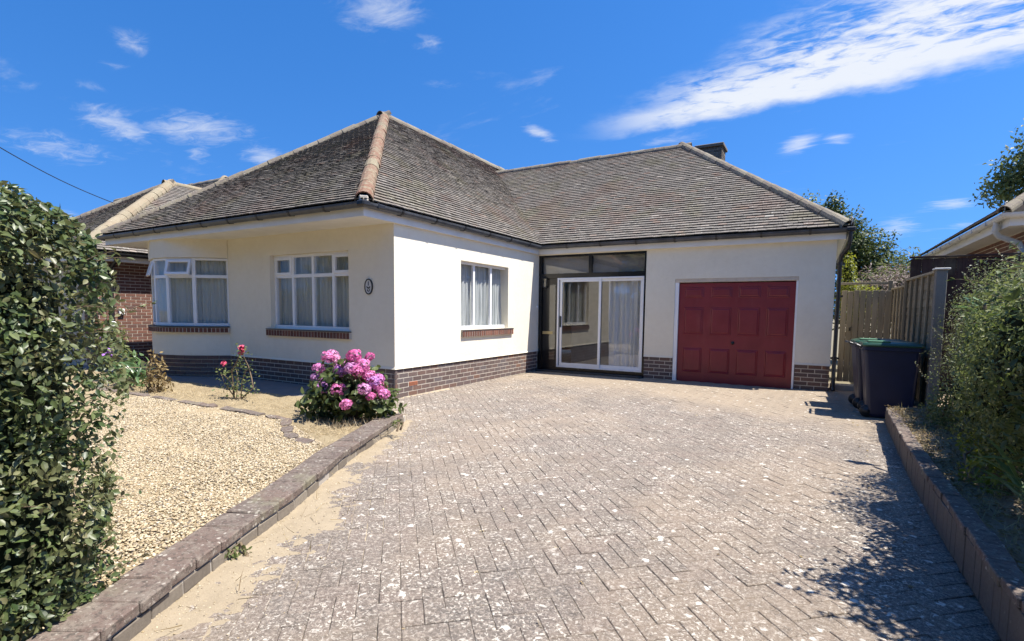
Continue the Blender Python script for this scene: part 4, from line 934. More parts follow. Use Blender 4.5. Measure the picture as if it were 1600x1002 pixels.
# ------------------------------------------------------------------ neighbouring houses
def roof_mesh(polys, name, parent, mat):
    un = MB()
    for p in polys: un.poly([Vector(v)-Vector((0, 0, .012)) for v in p])
    return un.build(name, mat, parent)
FELT = bpy.data.materials['roof_felt']
nl = thing('neighbouring_bungalow', (-9, 0, 0), 'red brick bungalow with a hipped tile roof behind the hedge on the left', 'bungalow')
ez = 2.72; tl = .7575
a = Vector((-8.55, -.85, ez)); b = Vector((-15.4, -.85, ez)); p = Vector((-12, 2.89, 5.30)); q = Vector((-12, 4.27, 5.30)); r_ = Vector((-13, 5.27, 6.06)); e2 = Vector((-8.55, 9.7, ez)); r2 = Vector((-21, 5.27, 6.06))
l1 = Vector((-15.4, .86, ez)); c1 = Vector((-22, .86, ez)); bk = Vector((-22, 9.7, ez))
nroof = roof_mesh([(a, e2, r_, q, p), (b, a, p), (l1, b, p, q), (c1, l1, q, r_, r2), (e2, bk, r2, r_)], 'roof', nl, FELT)
kinds = {}; items = []
hx_ = e2+(r_-e2)*((q.z-e2.z)/(r_.z-e2.z)); tile_plane([a, e2, hx_, p], .1, .165, kinds, items, 'n1'); tile_plane([q, hx_, r_], .1, .165, kinds, items, 'n4'); tile_plane([b, a, p], .1, .165, kinds, items, 'n2', rough=.8)
mbt = MB(); tile_plane([l1, q, r_, r2], .1, .165, kinds, items, 'n3') if False else None
kk = {}; it3 = []; tile_plane([Vector((-15.4, .86, ez)), Vector((-8.6, .86, ez)), r_, Vector((-19, 5.27, 6.06))], .1, .165, kk, it3, 'n3')
it3 = [i for i in it3 if i[1].translation.z > 5.30-.0 or i[1].translation.x < -15]
MTILE2 = mat_tile(); MTILE2.name = 'neighbour_tile'
emit(nroof, 'tile', 'tiles', MTILE2, kinds, items, 300); emit(nroof, 'tile', 'far_tiles', MTILE2, kk, it3, 0)
MHP = mat_hip(); MHP.name = 'pale_hip_tile'
for n_ in MHP.node_tree.nodes:
    if n_.type == 'VALTORGB':
        for e, c in zip(n_.color_ramp.elements, ((.25, .195, .13), (.28, .225, .155), (.25, .21, .145), (.30, .25, .175))): e.color = (*c, 1)
hip_line(a+Vector((-.04, .04, .03)), p, nroof, 'hip_tile', kind=half_tile(.36, .17, .15, .018), mat=MHP); hip_line(q+(r_-q)*.05, r_, nroof, 'hip_tile', kind=half_tile(.36, .16, .14, .018), mat=MHP)
hip_line(q, p, nroof, 'ridge_tile', mat=MHP, kind=half_tile(.36, .11, .10, .016)); hip_line(r2, r_, nroof, 'ridge_tile', mat=MRIDGE, kind=half_tile(.36, .12, .11, .016)); hip_line(b+Vector((.04, .04, .03)), p, nroof, 'hip_tile', mat=MRIDGE)
k = MB(); k.box(-21, -9.005, -.405, 9.2, -.1, 2.60); k.build('wall', MMORT, nl)
its = []; brick_run([(-9, -.45), (-9, 3.2)], .0, 34, .0765, 0, .225, .0, its); brick_run([(-9.6, -.41), (-9.0, -.41)], .0, 34, .0765, 1, .225, .004, its)
emit(nl, 'brick', 'bricks', MBL, {'b': brick_kind()}, its)
k = MB(); k.sweep([(-15.3, -.72, 0), (-8.66, -.72, 0), (-8.66, 9.5, 0)], [(0, 2.50), (0, 2.778), (-.02, 2.785), (-.02, 2.50)]); k.build('fascia', MFASC, nl)
k = MB(); k.extrude([(-15.3, -.70), (-8.68, -.70), (-8.68, 9.4), (-9.02, 9.4), (-9.02, -.42), (-15.3, -.42)], 2.505, 2.515); k.build('soffit', MFASC, nl)
k = MB(); k.sweep([(-15.4, -.722, 2.69), (-8.658, -.722, 2.69), (-8.658, 9.4, 2.69)], [(a_, b_) for a_, b_ in gp+gi]); k.build('gutter', MBLK, nl)
k = MB(); k.tube([(-8.60, -.10, 2.64), (-8.64, -.10, 2.52), (-8.93, -.10, 2.36), (-8.95, -.10, 2.2), (-8.95, -.10, .05)], .045, 8); k.build('downpipe', MBLK, nl)
k = MB(); k.box(-8.998, -8.93, .04, .16, 1.24, 1.38, None, .008); k.build('meter_box', MWHITE, nl)
k = MB(); k.lathe((-8.99, -.13, .99), [(.02, 0), (.02, .09), (.075, .10), (.09, .13), (.07, .16), (0, .165)], 14, Vector((1, 0, 0))); k.build('wall_lamp', MWHITE, nl)
nr = thing('neighbouring_house', (8.6, 5, 0), 'brick house with white fascia and gutter behind the fence on the right', 'house')
k = MB(); k.box(8.605, 16, 5.005, 14, 0, 2.9); k.build('wall', MMORT, nr); its = []
brick_run([(8.6, 14), (8.6, 5.0)][::1], 1.8, 14, .0765, 0, .225, .0, [] if False else its)
brick_run([(8.6, 5.0), (10, 5.0)], 1.8, 14, .0765, 1, .225, .0, its)
for i_, (kk_, M_) in enumerate(its):      # the first run travels towards the camera, so its outside faces the fence
    pass
emit(nr, 'brick', 'bricks', MBL, {'b': brick_kind()}, its)
k = MB(); k.sweep([(8.26, 14, 0), (8.26, 4.62, 0), (14, 4.62, 0)], [(0, 2.80), (0, 3.07), (-.025, 3.07), (-.025, 2.80)]); k.build('fascia', MFASC, nr)
k = MB(); k.extrude([(8.28, 14), (8.28, 4.64), (14, 4.64), (14, 5.02), (8.62, 5.02), (8.62, 14)], 2.80, 2.812); k.build('soffit', MFASC, nr)
MGW = plain('white_gutter', (.62, .62, .60), .45, .4, var=.12)
k = MB(); k.sweep([(8.256, 14, 2.99), (8.256, 4.616, 2.99), (14, 4.616, 2.99)], [(a_, b_) for a_, b_ in gp+gi]); ng = k.build('gutter', MGW, nr)
for yy in (5.4, 6.3, 7.2, 8.1, 9.0, 9.9, 10.8, 11.7):
    k = MB(); k.box(8.13, 8.255, yy-.02, yy+.02, 2.918, 2.932); k.box(8.128, 8.142, yy-.02, yy+.02, 2.932, 2.99); k.build('bracket', MGW, ng)
k = MB(); k.tube([(8.20, 5.05, 2.95), (8.20, 5.05, 2.76), (8.24, 5.06, 2.70), (8.50, 5.10, 2.58), (8.545, 5.10, 2.50), (8.545, 5.10, 1.2)], .042, 10); npd = k.build('downpipe', MGW, nr)
k = MB(); k.tube([(8.20, 5.05, 2.78), (8.20, 5.05, 2.86)], .052, 10); k.tube([(8.545, 5.10, 2.42), (8.545, 5.10, 2.50)], .052, 10); k.build('pipe_socket', MGW, npd)
ra, rb, rc, rd = Vector((8.16, 4.52, 3.03)), Vector((8.16, 15, 3.03)), Vector((12.2, 9, 5.9)), Vector((16, 4.52, 3.03)); rx = Vector((16, 9, 5.9))
rr_ = roof_mesh([(rb, ra, rc), (ra, rd, rx, rc)], 'roof', nr, FELT); kinds = {}; items = []
tile_plane([rb, ra, rc], .1, .165, kinds, items, 'r1'); emit(rr_, 'tile', 'tiles', MTILE2, kinds, items, 0)
hip_line(ra, rc, rr_, 'hip_tile', mat=MRIDGE, kind=half_tile(.36, .095, .085, .014))
k = MB(); k.tube([(8.165, 4.525, 3.03), (8.16, 4.52, 3.14), (8.19, 4.55, 3.16)], .010, 6); k.build('hip_iron', bpy.data.materials['grey_iron'], rr_)
cb = MB(); c0, c1_ = Vector((-9.6, -1.75, 4.93)), Vector((-12.35, 1.9, 4.6)); c0 = CAM+((RT2*((-60-800)/F)-UP2*((195-PY)/F)+FW).normalized())*16; c1_ = Vector((-12.0, 1.36, 4.42))
cb.tube([c0+(c1_-c0)*t+Vector((0, 0, -.12*math.sin(math.pi*t))) for t in np.linspace(0, 1, 14)], .011, 5); tag(cb.build('overhead_cable', MBLK), 'thin black overhead cable running down to the roof on the left', 'cable')

# ------------------------------------------------------------------ planting
MHEDGE = mat_leaf('hedge_leaf', [(0, (.026, .046, .014)), (.45, (.052, .085, .026)), (.80, (.090, .130, .042)), (.94, (.135, .165, .06)), (1, (.19, .17, .085))], .24, .42, .45)
MLEAFD = mat_leaf('dark_leaf', [(0, (.026, .044, .013)), (.6, (.058, .088, .026)), (1, (.12, .145, .05))], .3, .5, .35)
MLEAFM = mat_leaf('mid_leaf', [(0, (.045, .070, .020)), (.6, (.10, .135, .042)), (1, (.20, .22, .085))], .35, .5, .35)
MLEAFY = mat_leaf('yellow_green_leaf', [(0, (.09, .12, .018)), (.6, (.17, .20, .03)), (1, (.26, .27, .05))], .4, .45)
MLEAFG = mat_leaf('grey_green_leaf', [(0, (.11, .135, .07)), (.6, (.18, .205, .115)), (1, (.30, .31, .20))], .3, .5)
MBUDD = mat_leaf('seed_head', [(0, (.13, .10, .09)), (.6, (.20, .165, .145)), (1, (.27, .22, .20))], .2, .8)
MLEAFB = mat_leaf('withered_leaf', [(0, (.10, .065, .03)), (.6, (.19, .13, .06)), (1, (.30, .23, .10))], .25, .7)
MLAUR = mat_leaf('long_glossy_leaf', [(0, (.05, .10, .035)), (.6, (.09, .16, .06)), (1, (.15, .22, .09))], .3, .3)
MDRY = mat_leaf('dry_straw', [(0, (.26, .19, .10)), (.6, (.40, .31, .18)), (1, (.54, .45, .29))], .2, .8)
MCORE = plain('foliage_shade', (.012, .018, .008), .95, .1)  # near-black solid, painted as the shade deep inside hedge and shrubs
OV = ([(0, 0, 0), (.32, 0, -.03), (.7, 0, -.02), (1, 0, -.07), (.28, .20, .05), (.62, .19, .05), (.28, -.20, .05), (.62, -.19, .05)], [(0, 1, 4), (1, 2, 5, 4), (2, 3, 5), (0, 6, 1), (1, 6, 7, 2), (2, 7, 3)])
DI = ([(0, 0, 0), (.5, .24, .05), (1, 0, -.04), (.5, -.24, .05)], [(0, 2, 1), (0, 3, 2)])
LN = ([(0, 0, 0), (.35, .075, .03), (.7, .065, 0), (1, 0, -.10), (.35, -.075, .03), (.7, -.065, 0), (.35, 0, 0), (.7, 0, -.03)], [(0, 6, 1), (6, 7, 2, 1), (7, 3, 2), (0, 4, 6), (6, 4, 5, 7), (7, 5, 3)])
def unit(v): return v/np.maximum(np.linalg.norm(v, axis=-1, keepdims=True), 1e-9)
def leaf_frames(n, nrm, jit=.6, tipup=0.):
    z = unit(nrm+rng.normal(0, jit, (n, 3))); t = rng.normal(0, 1, (n, 3)); t[:, 2] += tipup; x = unit(t-z*(t*z).sum(1, keepdims=True)); y = np.cross(z, x); return np.stack([x, y, z], 2)
def leaf_mesh(name, pos, nrm, size, tmpl=OV, jit=.6, tipup=0., wid=1.):
    n = len(pos); B = leaf_frames(n, nrm, jit, tipup); t = np.array(tmpl[0])*np.array([1, wid, 1]); V = np.einsum('nij,kj->nki', B, t)*size[:, None, None]+pos[:, None, :]
    return arr_mesh(name, V.reshape(-1, 3), tmpl[1], n, len(t))
def leaves(parent, pos, nrm, size, mat, tmpl=OV, jit=.6, tipup=0., wid=1., singles=0, name='foliage'):
    if singles:
        dd = np.linalg.norm(pos-np.array(CAM), axis=1); ok = np.array([(lambda q: q is not None and -20 < q[0] < 1620 and -20 < q[1] < 1020)(project(p)) for p in pos]); sc = np.where(ok, size/dd, 0); idx = np.argsort(-sc)[:singles]
        me = MB().add(*tmpl).mesh('leaf'); me.materials.append(mat); inv = W(parent).inverted(); Bf = leaf_frames(len(idx), nrm[idx], jit, tipup)
        for B, i in zip(Bf, idx):
            s = size[i]; o = bpy.data.objects.new('leaf', me); col.objects.link(o); o.parent = parent
            Mx = Matrix.Identity(4)
            for r_i in range(3):
                for c_i in range(3): Mx[r_i][c_i] = B[r_i, c_i]*s*(wid if c_i == 1 else 1)
                Mx[r_i][3] = pos[i, r_i]
            o.matrix_basis = inv @ Mx
        keep = np.ones(len(pos), bool); keep[idx] = False; pos, nrm, size = pos[keep], nrm[keep], size[keep]
    return tag(put(name, leaf_mesh(name, pos, nrm, size, tmpl, jit, tipup, wid), parent, mat), kind='stuff')
def nz3(p, s, o=0): return np.array([mnoise.noise(Vector((a*s+o, b*s, c*s))) for a, b, c in p])
def rbox(n, lo, hi, r, lump=.10, ls=2.4, depth=.25, faces=None, w=None):
    lo, hi = np.array(lo), np.array(hi); e = hi-lo; F_ = faces or [(0, 1), (0, 0), (1, 1), (1, 0), (2, 1)]
    ar = np.array([e[(a+1) % 3]*e[(a+2) % 3] for a, _ in F_]) if w is None else np.array(w, float); ch = rng.choice(len(F_), n, p=ar/ar.sum()); p = lo+rng.random((n, 3))*e
    for i, (a, s) in enumerate(F_): p[ch == i, a] = hi[a] if s else lo[a]
    inn = np.clip(p, lo+r, hi-r); nr_ = unit(p-inn); q = inn+nr_*r; q += nr_*(nz3(q, ls)*lump*1.6)[:, None]; dp = rng.random(n)**2*depth; return q-nr_*dp[:, None], nr_
def blob(n, c, rad, lump=.25, ls=1.6, shell=.45, seed=0):
    d = unit(rng.normal(0, 1, (n, 3))); rr_ = 1-rng.random(n)**1.6*shell; f = 1+lump*1.5*nz3(d*np.array(rad)+np.array(c), ls/np.mean(rad)*1.2, seed); return np.array(c)+d*np.array(rad)*(rr_*f)[:, None], d
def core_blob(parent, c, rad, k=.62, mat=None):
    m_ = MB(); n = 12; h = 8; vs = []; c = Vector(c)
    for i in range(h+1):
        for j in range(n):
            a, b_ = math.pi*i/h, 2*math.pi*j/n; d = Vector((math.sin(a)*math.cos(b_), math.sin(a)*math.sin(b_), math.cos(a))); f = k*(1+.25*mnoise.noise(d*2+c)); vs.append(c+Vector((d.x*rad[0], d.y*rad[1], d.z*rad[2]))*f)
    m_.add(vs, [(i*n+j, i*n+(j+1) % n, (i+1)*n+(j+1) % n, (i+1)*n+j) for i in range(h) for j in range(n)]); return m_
def shoots(parent, starts, dirs, L_, mat, lsize, tmpl=OV, nleaf=9, r=.0035, droop=.25):
    st = MB(); pos = []; nr_ = []
    for s, d in zip(starts, dirs):
        s = Vector(s); d = Vector(d).normalized(); l = L_*random.uniform(.6, 1.2); pts = [s+d*(l*t)+Vector((0, 0, -droop*l*t*t)) for t in (0, .25, .5, .75, 1)]; st.tube(pts, [r, r*.9, r*.8, r*.6, r*.35], 4, False)
        for i in range(nleaf):
            t = (i+1)/nleaf; pos.append(tuple(s+d*(l*t)+Vector((0, 0, -droop*l*t*t)))); nr_.append((random.gauss(0, .5), random.gauss(0, .5), 1))
    tag(st.build('stem', MSTEM, parent), kind='stuff'); leaves(parent, np.array(pos), np.array(nr_), rng.uniform(.7, 1.15, len(pos))*lsize, mat, tmpl, .5, .2, 1., 0, 'shoot_leaves')

# big hedge on the left
hg = thing('hedge', (3.0, -5.6, 0), 'tall dark green leafy hedge filling the left edge of the view', 'hedge')
p1, n1 = rbox(44000, (1.5, -6.6, -.35), (3.24, -5.04, 1.97), .46, .10, 2.3, .32, [(0, 1), (1, 1), (2, 1)], [6, 3.2, 2.2])
hole = nz3(p1, 3.3, 11)+.5*nz3(p1, 7.5, 4); kp = ((hole > -.22) | (rng.random(len(p1)) < .30)) & (p1[:, 2] > 0); p1, n1 = p1[kp], n1[kp]
p2, n2 = rbox(5200, (-6, -6.4, -.05), (2.2, -5.12, 1.76), .30, .09, 2.4, .2, [(1, 1), (2, 1)], [2, 1])
sz = .016+.036*rng.beta(2., 2.4, len(p1)); sz2 = rng.uniform(.06, .09, len(p2)); leaves(hg, p1, n1*.7+np.array([.2, 0, .45]), sz, MHEDGE, OV, .75, -.1, 1.2, 300); leaves(hg, p2, n2+np.array([0, 0, .3]), sz2, MHEDGE, OV, .55)
k = MB(); k.box(-6, 2.99, -6.4, -5.19, -.1, 1.66, None, .20); tag(k.build('shade_core', MCORE, hg), kind='stuff')
ii = rng.choice(np.where(p1[:, 2] < 1.70)[0], 90, replace=False); shoots(hg, p1[ii], [(n1[i]*.8+np.array([random.uniform(-.2, .5), random.uniform(.1, .8), random.uniform(.1, .9)])) for i in ii], .17, MHEDGE, .034, OV, 9, .0028, .2)

def bush(name, label, cat, base, blobs, n, lsize, mat, tmpl=OV, jit=.7, core=.6, group=None, singles=0, stems=5, tipup=0., wid=1.):
    t = thing(name, base, label, cat, group); tot = sum(b[1][0]*b[1][2] for b in blobs); P_, N__ = [], []
    for i, (c, rad) in enumerate(blobs):
        p, nn = blob(max(30, int(n*rad[0]*rad[2]/tot)), c, rad, .25, 2.2, .55, i*7+len(name)); P_.append(p); N__.append(nn)
    P_ = np.concatenate(P_); N__ = np.concatenate(N__); k_ = P_[:, 2] > base[2]-.02; P_, N__ = P_[k_], N__[k_]
    leaves(t, P_, N__+np.array([0, 0, .35]), rng.uniform(.7, 1.25, len(P_))*lsize, mat, tmpl, jit, tipup, wid, singles)
    if core:
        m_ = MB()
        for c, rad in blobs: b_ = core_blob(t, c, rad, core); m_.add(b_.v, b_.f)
        tag(m_.build('shade_core', MCORE, t), kind='stuff')
    for i in range(stems):
        c, rad = blobs[i % len(blobs)]; tip = Vector(c)+Vector((random.uniform(-.5, .5)*rad[0], random.uniform(-.5, .5)*rad[1], rad[2]*.3)); b0 = Vector(base)+Vector((random.uniform(-.1, .1), random.uniform(-.1, .1), -.05)); k_ = MB()
        k_.tube([b0, b0.lerp(tip, .5)+Vector((random.uniform(-.08, .08), random.uniform(-.08, .08), .05)), tip], [.014, .010, .005], 5, False); k_.build('stem', MSTEM, t)
    return t, P_, N__
# right-hand shrubs
s1, sp, sn = bush('spreading_shrub', 'dense small leaved shrub behind the retaining wall next to the fence post', 'shrub', (7.6, 1.5, .19),
    [((7.52, 1.75, .98), (.36, .5, .88)), ((7.62, 1.2, 1.1), (.58, .75, .88)), ((8.0, .8, 1.15), (.7, .8, .9)), ((7.35, .9, .65), (.48, .7, .5)), ((7.9, 2.3, 1.25), (.75, .7, .85)), ((7.35, .2, .75), (.4, .5, .55))], 36000, .027, MLEAFM, OV, .7, .66)
ii = [i for i in rng.choice(len(sp), 260, replace=False) if sp[i, 2] > 1.45 or sp[i, 0] < 7.2][:110]
shoots(s1, sp[ii], [(random.uniform(-.5, .4), random.uniform(-.6, .4), random.uniform(.5, 1)) for _ in ii], .26, MLEAFG, .024, OV, 14, .003, .15)
ii = rng.choice(np.where(sp[:, 2] > .75)[0], 7500, replace=False); leaves(s1, sp[ii]+sn[ii]*.05, sn[ii]+np.array([0, 0, .4]), rng.uniform(.018, .034, len(ii)), MLEAFG, OV, .7, .2, 1., 0, 'sunlit_foliage')  # paler leaves over the upper part paint the shrub's sunlit top
s2, sp2, _ = bush('dark_shrub', 'dark broad shrub overhanging the retaining wall at the right edge', 'shrub', (7.25, -1.0, .19),
    [((7.12, -.75, .98), (.40, .45, .68)), ((7.06, -1.5, 1.12), (.42, .55, .74)), ((7.32, -.2, .72), (.42, .6, .55)), ((7.2, -1.1, .5), (.36, .7, .36))], 20000, .038, MLEAFM, OV, .75, .60)
shoots(s2, [(6.95, -1.0, 1.55), (6.9, -.85, 1.65), (6.95, -1.4, 1.5), (6.95, -.7, 1.35), (7.0, -1.2, 1.8), (6.95, -1.6, 1.7)], [(-1, .1, .35), (-.9, .3, .5), (-1, -.2, .3), (-1, .2, .2), (-.5, 0, 1), (-.8, -.1, .5)], .34, MLEAFD, .045, OV, 12, .004, .3)
s3, _, _ = bush('overhanging_shrub', 'shrub outside the right edge whose leafy shade falls on the driveway', 'shrub', (7.1, -3.0, .24),
    [((7.06, -2.85, 1.28), (.43, .52, .70)), ((7.2, -3.75, 1.0), (.42, .55, .65)), ((7.06, -2.2, 1.05), (.36, .5, .6))], 11000, .062, MLEAFD, OV, .8, .68)
shoots(s3, [(6.85, -2.9, 1.6), (6.85, -2.7, 1.5), (6.85, -3.2, 1.55), (6.85, -3.0, 1.8)], [(-1, .1, .4), (-1, .3, .3), (-1, -.1, .4), (-.7, 0, .9)], .34, MLEAFD, .06, OV, 12, .005, .3)
def long_leaves(name, label, cat, base, n, L_, mat, up=.8, wid=1., spread=1., h=.0):
    t = thing(name, base, label, cat); me = MB().add(*LN).mesh('leaf'); me.materials.append(mat); inv = W(t).inverted()
    for i in range(n):
        a = random.uniform(0, 6.28); el = random.uniform(.15, 1.2)*up; d = Vector((math.cos(a)*math.cos(el)*spread, math.sin(a)*math.cos(el)*spread, math.sin(el))).normalized(); y = Vector((0, 0, 1)).cross(d).normalized(); z = d.cross(y); s = L_*random.uniform(.6, 1.15)
        b_ = Vector(base)+Vector((random.gauss(0, .03), random.gauss(0, .03), random.uniform(0, h))); Mx = Matrix(((d.x*s, y.x*s*wid, z.x*s, b_.x), (d.y*s, y.y*s*wid, z.y*s, b_.y), (d.z*s, y.z*s*wid, z.z*s, b_.z), (0, 0, 0, 1)))
        o = bpy.data.objects.new('leaf', me); col.objects.link(o); o.parent = t; o.matrix_basis = inv @ Mx
    if h: k_ = MB(); k_.tube([Vector(base)+Vector((0, 0, -.05)), Vector(base)+Vector((0, 0, h))], .012, 6); k_.build('stem', MSTEM, t)
    return t
long_leaves('sapling', 'young plant with long pale drooping leaves sticking out above the shrubs', 'plant', (7.02, -.15, 1.40), 9, .24, MLAUR, .5, 1.5, 1., .15)
long_leaves('strap_leaved_plant', 'bright long leaved plant low at the right edge of the bed', 'plant', (6.93, -1.95, .20), 34, .30, MLAUR, .9, 1.3, 1., .32)
bush('weedy_plant', 'small yellowing weed on the soil beside the strap leaved plant', 'plant', (6.82, -1.3, .2), [((6.84, -1.35, .30), (.14, .28, .14)), ((6.95, -.6, .32), (.14, .3, .16))], 420, .05, MLEAFY, OV, .8, 0, None, 0, 2)
bush('low_ground_plant', 'loose straggling plant at the foot of the fence post', 'plant', (7.0, 1.5, .2), [((7.10, 1.6, .38), (.14, .3, .22)), ((7.0, 1.0, .36), (.18, .35, .22))], 1100, .04, MLEAFM, OV, .8, 0, None, 0, 3)
tag(put('leaf_litter', leaf_mesh('leaf_litter', *(lambda n: (np.stack([rng.uniform(6.62, 7.2, n), rng.uniform(-4, 2.2, n), np.full(n, .21)+rng.random(n)*.02], 1), np.tile([0, 0, 1.], (n, 1)), rng.uniform(.02, .05, n)))(3800), OV, .35), None, MLEAFB), 'dry fallen leaves scattered over the soil of the raised bed', kind='stuff')
n = 70; lx = np.concatenate([px_right(0)-rng.random(40)**2*.35, rng.uniform(1.5, 6.3, 30)]); ly = rng.uniform(-4.5, 4.6, n)
tag(put('fallen_leaves', leaf_mesh('fallen_leaves', np.stack([lx, ly, np.full(n, .008)], 1), np.tile([0, 0, 1.], (n, 1)), rng.uniform(.02, .05, n), OV, .2), None, MLEAFB), 'few dry leaves dropped along the edge of the driveway', kind='stuff')

# trees behind
def tree(name, label, base, h, blobs, n, ls, mat, tr=.12, tmpl=DI, jit=.9, core=.0, cat='tree', group=None):
    t = thing(name, base, label, cat, group); k_ = MB(); b = Vector(base); k_.tube([b+Vector((0, 0, -.1)), b+Vector((.05, .02, h*.4)), b+Vector((-.03, .05, h*.8))], [tr, tr*.7, tr*.3], 8); trunk = k_.build('trunk', MSTEM, t)
    for c, rad in blobs:
        k_ = MB(); c = Vector(c); z = min(c.z-rad[2]*.3, b.z+h*.7); k_.tube([Vector((b.x, b.y, max(b.z+.2, z-.4))), (Vector((b.x, b.y, z))+c)/2, c], [tr*.35, tr*.25, tr*.1], 5, False); k_.build('limb', MSTEM, t)
    tot = sum(r_[0]*r_[2] for _, r_ in blobs); P_, N__ = [], []
    for i, (c, rad) in enumerate(blobs): p, nn = blob(int(n*rad[0]*rad[2]/tot), c, rad, .35, 2.6, .75, i*3); P_.append(p); N__.append(nn)
    P_ = np.concatenate(P_); N__ = np.concatenate(N__); cr = leaves(t, P_, N__+np.array([0, 0, .4]), rng.uniform(.6, 1.3, len(P_))*ls, mat, tmpl, jit, 0, 1., 0, 'crown'); return t
tree('conifer_tree', 'dark green pointed evergreen tree rising behind the garage corner', (6.9, 14, 0), 5, [((6.15, 14, 4.85), (.32, .3, .50)), ((6.4, 14, 4.25), (.60, .6, .60)), ((6.9, 14, 3.6), (.85, .8, .70)), ((7.35, 14.2, 2.9), (.95, .9, .75)), ((6.2, 14, 3.4), (.7, .7, .8)), ((7.8, 14, 2.2), (.9, .9, .8)), ((6.9, 13.6, 1.8), (1.1, .9, .9))], 20000, .115, MLEAFD, .14)
tree('slim_tree', 'thin airy treetop just left of the pointed evergreen', (5.4, 17, 0), 5.6, [((5.35, 17, 5.5), (.45, .4, .6)), ((5.75, 17, 5.2), (.35, .4, .4)), ((5.1, 17, 5.0), (.5, .5, .6))], 900, .13, MLEAFM, .08)
tree('leafy_tree', 'tall loose tree standing behind the neighbouring roof on the far right', (14.2, 22, 0), 7.6, [((12.7, 22, 7.3), (1.0, 1, .9)), ((13.6, 22, 8.4), (1.3, 1.2, 1.2)), ((12.1, 22, 6.5), (.8, .8, .8)), ((13.4, 22, 6.4), (1.3, 1, 1.0)), ((15.0, 22, 7.8), (1.5, 1.2, 1.6))], 9000, .19, MLEAFM, .2)
bush('seeding_shrub', 'grey brown feathery shrub with faded flower spikes behind the side gate', 'shrub', (7.2, 8.6, 0), [((6.95, 8.5, 1.9), (.50, .5, .65)), ((7.4, 8.8, 2.0), (.55, .5, .60)), ((7.9, 9, 1.9), (.5, .5, .75))], 3600, .09, MBUDD, LN, .8, .35, None, 0, 6, .6, 1.6)
bush('arching_shrub', 'green willowy shrub with arching tips left of the neighbouring gutter', 'shrub', (8.2, 11, 0), [((7.85, 11, 2.15), (.45, .5, .95)), ((8.5, 11.2, 2.2), (.5, .5, .9)), ((7.35, 11, 1.95), (.5, .5, .95))], 4200, .13, MLEAFM, LN, .8, .4, None, 0, 6, .7, 1.5)
bush('golden_shrub', 'bright yellow green upright shrub beside the black downpipe', 'shrub', (6.35, 7.4, 0), [((6.33, 7.4, 2.25), (.17, .25, .55)), ((6.42, 7.4, 1.75), (.26, .3, .5)), ((6.7, 7.3, 1.75), (.25, .3, .35))], 2200, .06, MLEAFY, OV, .7, .5, None, 0, 3)
# unseen street trees mirrored in the panes, enlarged to block sky light
for nm, x_, y_, sc_ in (('broad tree across the street behind the viewer', -6, -17, 1.25), ('rounded tree across the street straight behind the viewer', 4, -18, 1.35), ('tall tree across the street on the garage side', 14, -18, 1.2), ('far tree across the street beyond the hedge', -17, -18, 1.3)):
    tree('street_tree', nm, (x_, y_, 0), 7*sc_, [((x_, y_, 5.2*sc_), (3.4*sc_, 2.4, 2.6*sc_)), ((x_-2.4*sc_, y_, 3.2*sc_), (2.4*sc_, 2, 2.2*sc_)), ((x_+2.4*sc_, y_, 3.4*sc_), (2.4*sc_, 2, 2.2*sc_))], 3600, .55, MLEAFM, .3)
oh = thing('street_hedge', (0, -15, 0), 'clipped hedge along the opposite side of the street behind the viewer', 'hedge'); p3, n3 = rbox(5000, (-24, -16, 0), (24, -14.6, 2.6), .35, .2, .8, .3, [(1, 1), (2, 1)], [2, 1]); leaves(oh, p3, n3, rng.uniform(.25, .42, len(p3)), MLEAFM, DI, .7)
k = MB(); k.box(-23.7, 23.7, -15.7, -14.95, 0, 2.3); tag(k.build('shade_core', MCORE, oh), kind='stuff')

# ------------------------------------------------------------------ border plants
hy = thing('hydrangea', (.95, -1.72, .08), 'pink and mauve flowering hydrangea bush in front of the house corner', 'hydrangea')
P1, N1 = [], []
for i, (c, rad, n) in enumerate((((.85, -1.75, .45), (.46, .42, .34), 900), ((.60, -1.80, .30), (.36, .36, .22), 420), ((1.2, -1.62, .30), (.28, .34, .22), 300))):
    p, nn = blob(n, c, rad, .3, 2., .6, i); P1.append(p); N1.append(nn)
P1 = np.concatenate(P1); N1 = np.concatenate(N1); kq = P1[:, 2] > .1; leaves(hy, P1[kq], N1[kq]+np.array([0, 0, .3]), rng.uniform(.06, .12, kq.sum()), MLEAFD, OV, .6, -.2, 1.5, 120)
m_ = core_blob(hy, (.85, -1.75, .36), (.42, .38, .30), .6); tag(m_.build('shade_core', MCORE, hy), kind='stuff')
def mat_petal():
    t = MT('hydrangea_petal'); o = t.N('ShaderNodeObjectInfo'); c = t.ramp(o.outputs['Random'], [(0, (.70, .15, .38)), (.3, (.74, .25, .50)), (.55, (.52, .24, .56)), (.75, (.76, .34, .52)), (.9, (.44, .26, .58)), (1, (.58, .42, .40))])
    c = t.vary(c, .28, t.pos.outputs['Random Per Island']); c = t.mix(t.step(t.noise(70, 3), .56, .7, 0, .4), c, (.80, .55, .66)); t.fin(c, .6, .3)
    tr = t.N('ShaderNodeBsdfTranslucent'); t.L(c, tr.inputs[0]); mx = t.N('ShaderNodeMixShader'); mx.inputs[0].default_value = .3; t.L(t.b.outputs[0], mx.inputs[1]); t.L(tr.outputs[0], mx.inputs[2]); t.L(mx.outputs[0], t.out.inputs[0]); return t.m
MPET = mat_petal()
